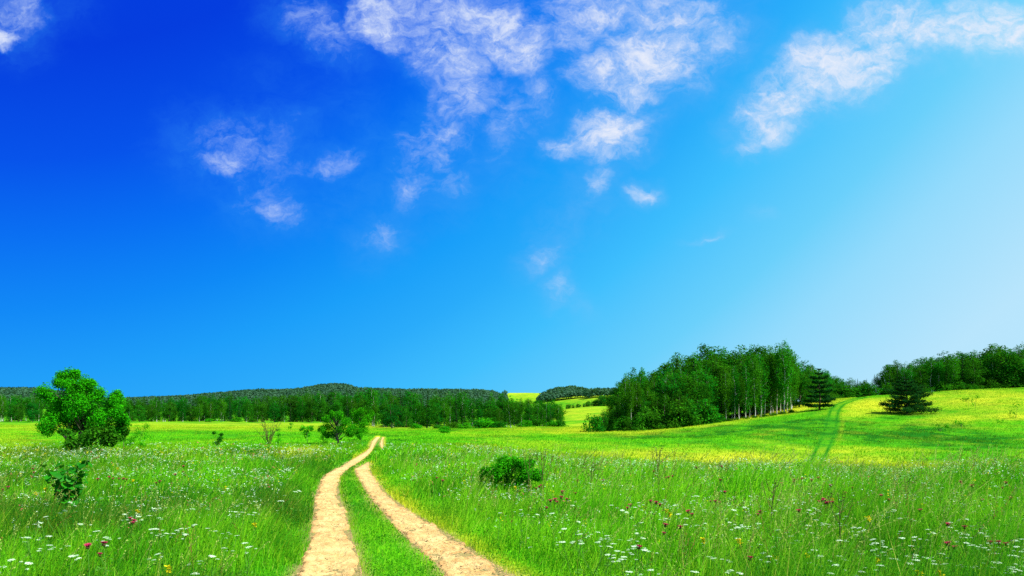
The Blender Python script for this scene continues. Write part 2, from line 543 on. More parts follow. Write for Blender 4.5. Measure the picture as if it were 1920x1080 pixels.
def bark_mat(name, c1, c2, scale=6.0, stretch=0.25, birch=False):
    m, T = new_mat(name)
    tc = T.n('ShaderNodeTexCoord').outputs['Object']
    mp = T.n('ShaderNodeMapping')
    T.t.links.new(tc, mp.inputs[0])
    mp.inputs['Scale'].default_value = (1, 1, 3.0 if birch else stretch)
    f = T.noise(mp.outputs[0], scale, 5, 0.6)
    c = T.mix(T.ramp01(f, 0.52, 0.62) if birch else T.ramp01(f, 0.35, 0.65), c1, c2)
    b = T.n('ShaderNodeBsdfPrincipled')
    T.inp(b.inputs['Base Color'], c)
    b.inputs['Roughness'].default_value = 0.85
    bp = T.n('ShaderNodeBump')
    bp.inputs['Strength'].default_value = 0.4
    bp.inputs['Distance'].default_value = 0.03
    T.t.links.new(f, bp.inputs['Height'])
    T.t.links.new(bp.outputs[0], b.inputs['Normal'])
    surf_out(T, b.outputs[0])
    return m


def plain_mat(name, col, col2=None, scale=40.0, rough=0.7, trans=0.0):
    m, T = new_mat(name)
    tc = T.n('ShaderNodeTexCoord').outputs['Object']
    f = T.noise(tc, scale, 3, 0.5)
    c = T.mix(f, col, col2 or tuple(v * 0.7 for v in col))
    b = T.n('ShaderNodeBsdfDiffuse')
    T.inp(b.inputs[0], c)
    sh = b.outputs[0]
    if trans:
        t = T.n('ShaderNodeBsdfTranslucent')
        T.inp(t.inputs[0], c)
        x = T.n('ShaderNodeMixShader')
        x.inputs[0].default_value = trans
        T.t.links.new(sh, x.inputs[1])
        T.t.links.new(t.outputs[0], x.inputs[2])
        sh = x.outputs[0]
    surf_out(T, sh)
    return m


def ground_mat():
    m, T = new_mat('meadow_soil_and_turf')
    pos = T.n('ShaderNodeNewGeometry').outputs['Position']
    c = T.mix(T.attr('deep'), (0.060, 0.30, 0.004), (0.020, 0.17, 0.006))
    n1 = T.noise(pos, 0.9, 6, 0.7)
    n2 = T.noise(pos, 0.16, 5, 0.6)
    n3 = T.noise(pos, 4.5, 4, 0.6)
    c = T.mix(T.ramp01(n1, 0.48, 0.72, 0, 0.7), c, (0.13, 0.36, 0.006))
    c = T.mix(T.ramp01(n2, 0.52, 0.40, 0, 0.4), c, (0.012, 0.12, 0.010))
    dr = T.math('ADD', T.attr('dry'), T.math('MULTIPLY', T.math('SUBTRACT', n1, 0.5), 0.45), clamp=True)
    dr = T.math('MULTIPLY', dr, T.ramp01(T.attr('dry'), 0.02, 0.2))
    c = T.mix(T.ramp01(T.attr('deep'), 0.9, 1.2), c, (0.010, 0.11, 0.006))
    c = T.mix(dr, c, (0.42, 0.44, 0.020))
    c = T.mix(T.ramp01(n3, 0.56, 0.42, 0, 0.45), c, (0.010, 0.085, 0.008))
    c = T.mix(T.attr('soil'), c, T.mix(n3, (0.32, 0.22, 0.10), (0.10, 0.12, 0.03)))
    b = T.n('ShaderNodeBsdfDiffuse')
    T.inp(b.inputs[0], c)
    bp = T.n('ShaderNodeBump')
    bp.inputs['Strength'].default_value = 0.7
    bp.inputs['Distance'].default_value = 0.3
    T.t.links.new(n1, bp.inputs['Height'])
    T.t.links.new(bp.outputs[0], b.inputs['Normal'])
    surf_out(T, b.outputs[0])
    return m


def dirt_mat():
    m, T = new_mat('sandy_earth')
    pos = T.n('ShaderNodeNewGeometry').outputs['Position']
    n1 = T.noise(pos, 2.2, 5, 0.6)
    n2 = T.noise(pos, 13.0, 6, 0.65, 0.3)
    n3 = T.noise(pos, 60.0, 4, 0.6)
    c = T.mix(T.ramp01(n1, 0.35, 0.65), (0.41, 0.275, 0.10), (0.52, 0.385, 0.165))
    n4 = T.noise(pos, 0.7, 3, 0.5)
    c = T.mix(T.math('MULTIPLY', T.ramp01(n2, 0.51, 0.40, 0, 0.95), T.ramp01(n4, 0.35, 0.65, 0.2, 1.0)), c, (0.34, 0.17, 0.055))  # orange-brown marks in low spots, shade of the pits put into the colour
    c = T.mix(T.ramp01(n3, 0.55, 0.75, 0, 0.6), c, (0.66, 0.55, 0.36))
    c = T.mix(T.ramp01(T.attr('edge'), 0.0, 1.0, 0.0, 0.75), c, (0.40, 0.22, 0.085))
    b = T.n('ShaderNodeBsdfDiffuse')
    T.inp(b.inputs[0], c)
    b.inputs[1].default_value = 0.6
    bp = T.n('ShaderNodeBump')
    bp.inputs['Strength'].default_value = 0.9
    bp.inputs['Distance'].default_value = 0.05
    T.t.links.new(T.math('ADD', n2, T.math('MULTIPLY', n3, 0.3)), bp.inputs['Height'])
    T.t.links.new(bp.outputs[0], b.inputs['Normal'])
    surf_out(T, b.outputs[0])
    return m


M = dict(
    ground=ground_mat(), dirt=dirt_mat(), grass=grass_mat(),
    herb=leaf_mat('herb_leaves', (0.006, 0.09, 0.005), (0.13, 0.50, 0.008), 0.35, 0.0, 0.1, deep=True),
    birch=leaf_mat('birch_leaves', (0.005, 0.065, 0.004), (0.034, 0.21, 0.004), 0.3, 0.0, 0.7),
    broad=leaf_mat('broad_leaves', (0.004, 0.052, 0.004), (0.022, 0.165, 0.004), 0.3, 0.0, 0.7),
    bright=leaf_mat('bright_leaves', (0.006, 0.11, 0.003), (0.055, 0.46, 0.004), 0.4, 0.0, 0.25),
    sapling=leaf_mat('sapling_leaves', (0.010, 0.17, 0.004), (0.07, 0.50, 0.006), 0.5, 0.0, 0.2),
    darksapling=leaf_mat('dark_sapling_leaves', (0.004, 0.08, 0.004), (0.025, 0.26, 0.006), 0.4, 0.01, 0.1),
    conifer=leaf_mat('conifer_needles', (0.003, 0.035, 0.007), (0.014, 0.105, 0.012), 0.15, 0.0, 0.4),
    farwood=leaf_mat('haze_tinted_leaves', (0.016, 0.062, 0.032), (0.052, 0.125, 0.068), 0.2, 0.0, 0.3),  # distance haze put into the leaf colour as a blue-grey tint
    bark=bark_mat('grey_brown_bark', (0.10, 0.075, 0.05), (0.03, 0.022, 0.016)),
    pinebark=bark_mat('pine_bark', (0.20, 0.10, 0.05), (0.05, 0.03, 0.02)),
    birchbark=bark_mat('birch_bark', (0.46, 0.46, 0.42), (0.04, 0.04, 0.04), 5.0, birch=True),
    stem=plain_mat('green_stems', (0.05, 0.20, 0.02), (0.09, 0.22, 0.03), trans=0.2),
    drystem=plain_mat('brown_stems', (0.12, 0.10, 0.04), (0.05, 0.06, 0.02)),
    white=plain_mat('white_petals', (0.62, 0.72, 0.58), (0.42, 0.60, 0.36), 60, trans=0.25),
    magenta=plain_mat('crimson_florets', (0.55, 0.040, 0.13), (0.32, 0.03, 0.07), 60, trans=0.2),
    bud=plain_mat('brown_buds', (0.06, 0.05, 0.015), (0.03, 0.04, 0.01), 60),
    yellow=plain_mat('yellow_petals', (0.60, 0.55, 0.01), (0.5, 0.42, 0.01), 60, trans=0.2),
    seed=plain_mat('straw_seed_heads', (0.40, 0.50, 0.12), (0.22, 0.30, 0.05), 20, trans=0.3),
    weed=plain_mat('brown_weeds', (0.20, 0.12, 0.03), (0.10, 0.10, 0.02), 20, trans=0.2),
    clod=plain_mat('earth_clods', (0.48, 0.33, 0.16), (0.26, 0.15, 0.06), 9),
)


# ------------------------------------------------------------------ mesh helpers
def mesh_np(name, V, tris=None, quads=None, mats=(), attrs=None, midx=None, smooth=False):
    me = bpy.data.meshes.new(name)
    V = np.asarray(V, np.float32)
    me.vertices.add(len(V))
    me.vertices.foreach_set('co', V.ravel())
    nt = 0 if tris is None else len(tris)
    nq = 0 if quads is None else len(quads)
    loops = np.concatenate([np.asarray(a, np.int32).ravel() for a in (tris, quads) if a is not None and len(a)])
    tot = np.concatenate([np.full(nt, 3, np.int32), np.full(nq, 4, np.int32)])
    st = np.concatenate([[0], np.cumsum(tot)[:-1]]).astype(np.int32)
    me.loops.add(len(loops))
    me.loops.foreach_set('vertex_index', loops)
    me.polygons.add(len(tot))
    me.polygons.foreach_set('loop_start', st)
    me.polygons.foreach_set('loop_total', tot)
    if midx is not None:
        me.polygons.foreach_set('material_index', np.asarray(midx, np.int32))
    me.polygons.foreach_set('use_smooth', np.full(len(tot), smooth))
    for m in mats:
        me.materials.append(m)
    for k, v in (attrs or {}).items():
        a = me.attributes.new(k, 'FLOAT', 'POINT')
        a.data.foreach_set('value', np.asarray(v, np.float32))
    me.update()
    return me


def link(name, me, parent=None, loc=(0, 0, 0), rz=0, sc=1.0, **props):
    o = bpy.data.objects.new(name, me)
    C.objects.link(o)
    if parent is not None:
        o.parent = parent
    o.location = loc
    o.rotation_euler = (0, 0, rz)
    o.scale = (sc, sc, sc) if not isinstance(sc, (tuple, list)) else sc
    for k, v in props.items():
        if v is not None:
            o[k] = v
    return o


class MB:
    """collects tubes and leaf cards into one mesh"""
    def __init__(s):
        s.V, s.T, s.Q, s.A = [], [], [], []
        s.n = 0

    def tube(s, pts, rad, k=6, tone=0.5):
        pts = np.asarray(pts, float)
        rad = np.asarray(rad, float)
        m = len(pts)
        d = np.gradient(pts, axis=0)
        d /= np.linalg.norm(d, axis=1)[:, None] + 1e-9
        up = np.where(np.abs(d[:, 2:3]) > 0.9, np.array([[1.0, 0, 0]]), np.array([[0, 0, 1.0]]))
        a = np.cross(d, up)
        a /= np.linalg.norm(a, axis=1)[:, None] + 1e-9
        b = np.cross(d, a)
        th = np.arange(k) * 2 * math.pi / k
        v = pts[:, None] + rad[:, None, None] * (np.cos(th)[None, :, None] * a[:, None] + np.sin(th)[None, :, None] * b[:, None])
        s.V.append(v.reshape(-1, 3))
        i, j = np.meshgrid(np.arange(m - 1), np.arange(k), indexing='ij')
        j2 = (j + 1) % k
        q = np.stack([i * k + j, i * k + j2, (i + 1) * k + j2, (i + 1) * k + j], -1).reshape(-1, 4) + s.n
        s.Q.append(q)
        s.A.append(np.full(m * k, tone))
        s.n += m * k

    def cards(s, P_, N_, size, tone, asp=0.6, axis=None):
        n = len(P_)
        N_ = N_ / (np.linalg.norm(N_, axis=1)[:, None] + 1e-9)
        r = rng.normal(size=(n, 3)) if axis is None else axis + rng.normal(size=(n, 3)) * 0.25
        a = r - (r * N_).sum(1)[:, None] * N_
        a /= np.linalg.norm(a, axis=1)[:, None] + 1e-9
        b = np.cross(N_, a)
        sz = np.broadcast_to(np.asarray(size, float), (n,))[:, None]
        v = np.stack([P_ - a * sz * .5, P_ + b * sz * asp * .5 + N_ * sz * .08, P_ + a * sz * .5, P_ - b * sz * asp * .5 + N_ * sz * .08], 1)
        s.V.append(v.reshape(-1, 3))
        s.Q.append(np.arange(n * 4).reshape(-1, 4) + s.n)
        s.A.append(np.repeat(np.clip(tone, 0, 1), 4))
        s.n += n * 4

    def mesh(s, name, mat, smooth=False):
        V = np.concatenate(s.V)
        Q = np.concatenate(s.Q) if s.Q else None
        T = np.concatenate(s.T) if s.T else None
        return mesh_np(name, V, T, Q, [mat], {'tone': np.concatenate(s.A)}, smooth=smooth)


# ------------------------------------------------------------------ the ground sheet
def build_ground():
    nu, nv = 1300, 620
    t = np.linspace(0, 1, nv)
    Y = -14 + np.exp(np.log(10.0) + t * (np.log(7000.0) - np.log(10.0)))        # from behind the camera to 7 km
    u = np.linspace(-1.2, 1.2, nu)
    YY, UU = np.meshgrid(Y, u, indexing='ij')
    XX = UU * (YY + 26)
    ZZ = gz(XX, YY)
    V = np.stack([XX, YY, ZZ], -1).reshape(-1, 3)
    i, j = np.meshgrid(np.arange(nv - 1), np.arange(nu - 1), indexing='ij')
    q = np.stack([i * nu + j, i * nu + j + 1, (i + 1) * nu + j + 1, (i + 1) * nu + j], -1).reshape(-1, 4)
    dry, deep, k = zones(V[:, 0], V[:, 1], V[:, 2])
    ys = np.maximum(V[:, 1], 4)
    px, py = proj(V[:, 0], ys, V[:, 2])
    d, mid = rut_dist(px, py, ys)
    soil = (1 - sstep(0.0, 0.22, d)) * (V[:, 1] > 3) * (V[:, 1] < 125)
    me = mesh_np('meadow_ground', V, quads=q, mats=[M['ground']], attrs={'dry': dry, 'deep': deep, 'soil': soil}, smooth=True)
    link('meadow_ground', me, kind='structure')


build_ground()


def build_rut(name, tb, Y0, Y1, n):
    Y = np.exp(np.linspace(math.log(Y0), math.log(Y1), n))
    zc = gz((680 - 960) * Y / F, Y)
    py = HZ + (CZ - zc) * F / Y
    l, r = rut_lr(tb, py)
    xl, xr = (l - 960) * Y / F, (r - 960) * Y / F
    wob = np.minimum(0.05 + 0.0 * Y, (xr - xl) * 0.08)
    xl = xl + (fbm(Y * 3.1, Y * 0 + 3, 11, 3) - 0.5) * wob * 4.5
    xr = xr + (fbm(Y * 2.7, Y * 0 + 8, 13, 3) - 0.5) * wob * 4.5
    k = 46
    s = np.linspace(0, 1, k)
    X = xl[:, None] * (1 - s) + xr[:, None] * s
    YY = np.repeat(Y[:, None], k, 1)
    e = np.minimum(s, 1 - s)[None, :] * (xr - xl)[:, None]
    Z = gz(X, YY)
    rough = np.interp(YY, [5, 12, 40], [1.0, 1.0, 0.5])
    bump = (fbm(X / .16, YY / .13, 21, 4) - 0.5) * 0.075 + (fbm(X / .5, YY / .5, 25, 3) - 0.5) * 0.04
    pits = -np.clip(fbm(X / .11 + 50, YY / .16, 29, 3) - 0.60, 0, 1) * 0.22
    pr = 1.0 if tb is RR else 0.45
    Z = Z + 0.020 - 0.045 * (1 - sstep(0.0, 0.07, e)) + (bump + pits * pr) * rough * sstep(0.0, 0.06, e)
    edge = 1 - sstep(0.02, 0.16, e + (fbm(X / .2, YY / .2, 33, 3) - .5) * .16)
    V = np.stack([X, YY, Z], -1).reshape(-1, 3)
    i, j = np.meshgrid(np.arange(n - 1), np.arange(k - 1), indexing='ij')
    q = np.stack([i * k + j, i * k + j + 1, (i + 1) * k + j + 1, (i + 1) * k + j], -1).reshape(-1, 4)
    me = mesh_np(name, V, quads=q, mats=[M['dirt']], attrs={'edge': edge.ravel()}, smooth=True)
    link(name, me, kind='structure')


YE = find_Y(690, 866.5)
YL = find_Y(710, 819.5)
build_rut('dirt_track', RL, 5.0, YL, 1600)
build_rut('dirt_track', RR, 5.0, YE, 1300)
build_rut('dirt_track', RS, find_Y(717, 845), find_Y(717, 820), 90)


# ------------------------------------------------------------------ grass: one sheet of blades per type
def sample_area(y0, y1, dens, px0=-170, px1=2090):
    area = (px1 - px0) / F * (y1 * y1 - y0 * y0) / 2
    n = int(area * dens)
    Y = np.sqrt(rng.random(n) * (y1 * y1 - y0 * y0) + y0 * y0)
    px = px0 + rng.random(n) * (px1 - px0)
    X = (px - 960) * Y / F
    Z = gz(X, Y)
    return X, Y, Z


def grass_height(X, Y, Z):
    px, py = proj(X, Y, Z)
    d, mid = rut_dist(px, py, Y)
    base = np.where(px < 640, 0.36, 0.44) * (0.45 + 1.1 * sstep(.25, .75, fbm(X / 1.3, Y / 1.6, 41, 3)))
    base = base * np.interp(Y, [8, 28, 60, 120], [1.0, 1.05, 0.9, 0.8])
    h = base * (0.20 + 0.80 * sstep(-0.1, np.where(px < 640, 0.7, 1.3), d))
    h = np.where((px > 890) & (px < 1020) & (Y > 10.5) & (Y < 17.8), h * .5, h)
    h = np.where(mid, 0.075 + 0.05 * fbm(X / .5, Y / .5, 43, 2), h)
    pj = np.clip(py, 0, 1079).astype(int)
    pi = np.clip(px, 0, 1919).astype(int)
    up = np.where((py < 1080) & (px > 0) & (px < 1919), UP[pj, pi], 999)
    hpx = h * F / Y
    lim = (up * 1.0 + 3) * Y / F
    h = np.minimum(h, np.where(up < 900, lim, 9))
    # nothing tall below the frame in front of the ruts
    h = np.where((py >= 1080) & (px > 480) & (px < 1050), np.minimum(h, 0.12), h)
    on = (py > 744) & (py < 900) & (Y > 45)
    l = np.interp(py, TRK[:, 0], TRK[:, 1])
    r = np.interp(py, TRK[:, 0], TRK[:, 2])
    h = np.where(on & (px > l - 4) & (px < r + 4), h * 0.4, h)
    return h, d, mid


def blade_arrays(X, Y, Z, h, w, tone, lean=0.35, wind=(0.22, 0.05)):
    n = len(X)
    a = rng.random(n) * 2 * math.pi
    la = rng.random(n) * 2 * math.pi
    lm = np.abs(rng.normal(size=n)) * lean * h
    lx = np.cos(la) * lm + wind[0] * h
    ly = np.sin(la) * lm + wind[1] * h
    wx, wy = np.cos(a) * w / 2, np.sin(a) * w / 2
    z0 = Z - 0.01
    V = np.empty((n, 5, 3), np.float32)
    V[:, 0] = np.stack([X - wx, Y - wy, z0], 1)
    V[:, 1] = np.stack([X + wx, Y + wy, z0], 1)
    V[:, 2] = np.stack([X - wx * .8 + lx * .3, Y - wy * .8 + ly * .3, z0 + h * .55], 1)
    V[:, 3] = np.stack([X + wx * .8 + lx * .3, Y + wy * .8 + ly * .3, z0 + h * .55], 1)
    V[:, 4] = np.stack([X + lx, Y + ly, z0 + h], 1)
    k = (np.arange(n) * 5)[:, None]
    T = np.concatenate([k + [0, 1, 3], k + [0, 3, 2], k + [2, 3, 4]], 1).reshape(-1, 3)
    return V.reshape(-1, 3), T


def build_grass():
    VV, TT, AD, AE, AT = [], [], [], [], []
    off = 0
    for (y0, y1, dens, w, hm) in ((5.3, 9, 1700, .0055, 1.0), (9, 14, 1500, .0065, 1.0), (14, 28, 480, .012, 1.0), (28, 75, 70, .030, 1.0), (75, 265, 12.0, .08, .5)):
        X, Y, Z = sample_area(y0, y1, dens)
        clump = fbm(X / (.30 + w * 8), Y / (.30 + w * 8), 91, 2)
        keep = rng.random(len(X)) < 0.35 + 1.1 * clump
        X, Y, Z, clump = X[keep], Y[keep], Z[keep], clump[keep]
        h, d, mid = grass_height(X, Y, Z)
        keep = d > 0.02 - np.abs(rng.normal(size=len(X))) * 0.05 * (fbm(X / .25, Y / .25, 151, 3) * 2.2 - .4) - 0.10 * (rng.random(len(X)) < .06)
        X, Y, Z, h, mid, clump = X[keep], Y[keep], Z[keep], h[keep], mid[keep], clump[keep]
        n = len(X)
        h = h * (0.45 + 0.75 * rng.random(n)) * (0.6 + 0.8 * clump) * hm
        ww = w * (0.6 + 0.8 * rng.random(n)) * np.where(mid, 0.8, 1)
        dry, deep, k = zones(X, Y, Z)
        tone = np.clip(0.5 + 0.33 * rng.normal(size=n) * 0.75 + (fbm(X / .7, Y / 1.0, 63, 3) - .5) * 1.3 + (fbm(X / 5, Y / 8, 67, 3) - .5) * .8, 0, 0.95)
        tone = .5 + (tone - .5) * np.interp(Y, [50, 90], [1, .35])
        tone = np.where(rng.random(n) < np.interp(Y, [50, 90], [.035, .0]), 0.99, tone)
        tone = np.where(tone < .96, np.clip(tone + .12 * ((X > -2) & (Y > 9)), 0, .95), tone)
        dry = np.clip(dry + 0.12 * rng.normal(size=n), 0, 1)
        V, T = blade_arrays(X, Y, Z, h, ww, tone)
        VV.append(V)
        TT.append(T + off)
        off += len(V)
        AD.append(np.repeat(dry, 5))
        AE.append(np.repeat(deep, 5))
        AT.append(np.repeat(tone, 5))
    me = mesh_np('meadow_grass', np.concatenate(VV), tris=np.concatenate(TT), mats=[M['grass']],
                 attrs={'dry': np.concatenate(AD), 'deep': np.concatenate(AE), 'tone': np.concatenate(AT)})
    link('meadow_grass', me, kind='stuff', label='dense green meadow grass on both sides of the two dirt wheel ruts', category='grass')


build_grass()


def build_herbs():
    mb = MB()
    for (y0, y1, dens, s0) in ((5.5, 14, 1700, .022), (14, 30, 520, .036), (30, 75, 50, .08)):
        X, Y, Z = sample_area(y0, y1, dens)
        h, d, mid = grass_height(X, Y, Z)
        k = (d > 0.05) & (rng.random(len(X)) < 0.25 + 1.6 * np.clip(fbm(X / .9, Y / .9, 101, 3) - .35, 0, 1))
        X, Y, Z, h = X[k], Y[k], Z[k], h[k]
        n = len(X)
        Pp = np.stack([X, Y, Z + h * (0.25 + 0.80 * rng.random(n))], 1)
        N_ = rng.normal(size=(n, 3)) * [1, 1, .6] + [0, 0, .9]
        mb.cards(Pp, N_, s0 * (0.6 + 0.9 * rng.random(n)), 0.45 + 0.4 * (fbm(X / 1.2, Y / 1.2, 120, 3) - .5) * 2 + 0.33 * rng.normal(size=n), 0.5)
    me = mb.mesh('meadow_herbs', M['herb'])
    co = np.empty(len(me.vertices) * 3, np.float32)
    me.vertices.foreach_get('co', co)
    co = co.reshape(-1, 3)
    me.attributes.new('deep', 'FLOAT', 'POINT').data.foreach_set('value', zones(co[:, 0], co[:, 1], co[:, 2] - .2)[1].astype(np.float32))
    link('meadow_herbs', me, kind='stuff', label='small leafy green herbs growing between the meadow grass', category='herbs')


build_herbs()


def build_seed_grass(name='flowering_grass_stalks', mat='seed', keepf=1.0, label='tall pale flowering grass stalks leaning over the green sward'):
    """tall pale flowering grass stalks that rise over the sward"""
    mb = MB()
    X, Y, Z = sample_area(6.5, 14, 14)
    X2, Y2, Z2 = sample_area(14, 30, 5)
    X, Y, Z = np.concatenate([X, X2]), np.concatenate([Y, Y2]), np.concatenate([Z, Z2])
    h, d, mid = grass_height(X, Y, Z)
    px, py = proj(X, Y, Z)
    k = (d > .5) & ~mid & (h > .25) & (rng.random(len(X)) < keepf * np.where(px > 700, 1.0, .45))
    V, T, off = [], [], 0
    for x, y, z, hh in zip(X[k], Y[k], Z[k], h[k]):
        H = hh * random.uniform(1.2, 1.75)
        a = random.gauss(0.25, 0.25)
        b = random.gauss(0.0, 0.15)
        t = np.linspace(0, 1, 5)
        pts = np.stack([x + a * H * t ** 2.2, y + b * H * t ** 2, z + H * t * (1 - .12 * t * abs(a))], 1)
        w = max(.0022, y * .00018)
        mb.tube(pts, np.linspace(w, w * .6, 5), 3, .7)
        m = 14
        tt = np.linspace(.74, 1.0, m)
        pp = np.stack([np.interp(tt, t, pts[:, i]) for i in range(3)], 1) + rng.normal(size=(m, 3)) * .009
        mb.cards(pp, rng.normal(size=(m, 3)), (.022 if y < 14 else .032), np.full(m, .8), .45, axis=np.array([[a, b, 1.0]]))
    link(name, mb.mesh(name, M[mat]), kind='stuff', label=label, category='grass')


build_seed_grass()
build_seed_grass('brown_weed_stalks', 'weed', .22, 'thin reddish brown weed stalks scattered between the green grass')


def build_clods():
    mb = MB()
    V, T, n = [], [], 0
    ico = np.array([(0, 0, 1), (.9, 0, .3), (.28, .85, .3), (-.72, .53, .3), (-.72, -.53, .3), (.28, -.85, .3), (0, 0, -.3)])
    tri = np.array([(0, 1, 2), (0, 2, 3), (0, 3, 4), (0, 4, 5), (0, 5, 1), (6, 2, 1), (6, 3, 2), (6, 4, 3), (6, 5, 4), (6, 1, 5)])
    for tb, cnt in ((RL, 1500), (RR, 2600)):
        for i in range(cnt):
            y = 6.5 * (26 / 6.5) ** (random.random() ** 1.3)
            z0 = float(gz((680 - 960) * y / F, y))
            py = HZ + (CZ - z0) * F / y
            if tb is RR and py < 872:
                continue
            l, r = rut_lr(tb, py)
            s = random.random()
            s = s if random.random() < .6 else (s ** 3 if random.random() < .5 else 1 - s ** 3)
            x = (l + (r - l) * s - 960) * y / F
            q = random.uniform(.004, .012) * (1.6 if random.random() < .06 else 1)
            v = ico * (q * np.array([1.2, 1.2, .8])) * (0.7 + .6 * rng.random((7, 1)))
            a = random.random() * 6.28
            v = np.stack([v[:, 0] * math.cos(a) - v[:, 1] * math.sin(a), v[:, 0] * math.sin(a) + v[:, 1] * math.cos(a), v[:, 2]], 1)
            V.append(v + [x, y, float(gz(x, y)) + .02])
            T.append(tri + n)
            n += 7
    link('soil_crumbs', mesh_np('soil_crumbs', np.concatenate(V), tris=np.concatenate(T), mats=[M['clod']]), kind='stuff',
         label='dry sandy soil crumbs and pebbles lying loose in the wheel ruts', category='soil')


build_clods()


# ------------------------------------------------------------------ trees
def crown_mb(prof, z0, z1, W, clumps, cr, per, leaf, flat=0.8, seed=0, droop=0.0, fill=0.55, asp=.65, squash=(1, 1)):
    """leaf clumps spread through a crown; returns the MB and the clump centres"""
    r = np.random.default_rng(seed)
    mb = MB()
    cs = []
    tries = 0
    while len(cs) < clumps and tries < clumps * 20:
        tries += 1
        t = r.random()
        rad = prof(t) * W / 2
        if r.random() > (prof(t) ** 1.2) + .12:
            continue
        a = r.random() * 2 * math.pi
        rr = rad * (fill + (1 - fill) * r.random()) * (1 if r.random() < .75 else r.random())
        cs.append((math.cos(a) * rr * squash[0], math.sin(a) * rr * squash[1], z0 + (z1 - z0) * t, cr * (0.65 + .7 * r.random()) * (0.55 + .6 * prof(t))))
    for cx, cy, cz, c in cs:
        n = max(8, int(per * (c / cr) ** 2))
        v = r.normal(size=(n, 3))
        v /= np.linalg.norm(v, axis=1)[:, None]
        q = v * (0.45 + 0.6 * r.random((n, 1)) ** .6) * c * [1, 1, flat]
        q[:, 2] -= droop * np.abs(r.random(n)) * c
        pp = q + [cx, cy, cz]
        nn = v * .7 + r.normal(size=(n, 3)) * .55 + [0, 0, .45]
        tone = 0.42 + .25 * r.normal(size=n) + .25 * (r.random() - .5)
        mb.cards(pp, nn, leaf * (.6 + .8 * r.random(n)), tone, asp, axis=(np.array([[0, 0, -1.0]]) if droop > .3 else None))
    return mb, cs


def trunk_mb(H, r0, cs, limbs=10, seed=0, k=7, bend=.03, base_t=.25, lean=(0, 0)):
    r = np.random.default_rng(seed)
    mb = MB()
    n = 9
    t = np.linspace(0, 1, n)
    pts = np.stack([lean[0] * t * H + np.cumsum(r.normal(size=n)) * bend * H * .3, lean[1] * t * H + np.cumsum(r.normal(size=n)) * bend * H * .3, -0.3 + t * (H * .93 + .3)], 1)
    pts[:, :2] -= pts[0, :2]
    mb.tube(pts, r0 * (1 - t * .9) * (1 + .6 * np.exp(-t * 25)), k)
    order = r.permutation(len(cs))[:limbs]
    for i in order:
        c = np.array(cs[i][:3])
        zb = max(base_t * H * .8, c[2] - (0.25 + .2 * r.random()) * math.hypot(c[0], c[1]) - .08 * H)
        zb = min(zb, c[2])
        b = np.array([np.interp(zb, pts[:, 2], pts[:, 0]), np.interp(zb, pts[:, 2], pts[:, 1]), zb])
        s = np.linspace(0, 1, 5)[:, None]
        mid = (b + c) / 2 + r.normal(size=3) * .05 * np.linalg.norm(c - b)
        mid[2] -= .04 * np.linalg.norm(c - b)
        q = (1 - s) ** 2 * b + 2 * s * (1 - s) * mid + s * s * c
        rb = r0 * (1 - zb / H * .85) * .5
        mb.tube(q, np.linspace(rb, rb * .2, 5), 5)
    return mb, pts


def p_broad(t):
    return max(0.0, math.sin(math.pi * min(1, (t * .86 + .12)))) ** .55


def p_birch(t):
    return max(0.0, (0.45 + 1.3 * t if t < .3 else 0.84 + .16 * math.sin((t - .3) * 4)) * (1 if t < .62 else math.cos((t - .62) / .40 * math.pi / 2) ** .75))


def p_round(t):
    return math.sqrt(max(0.0, 1 - (2 * t - 1) ** 2)) ** .8


def p_bush(t):
    return math.sqrt(max(0.0, 1 - t ** 2.2))


PROTO = {}


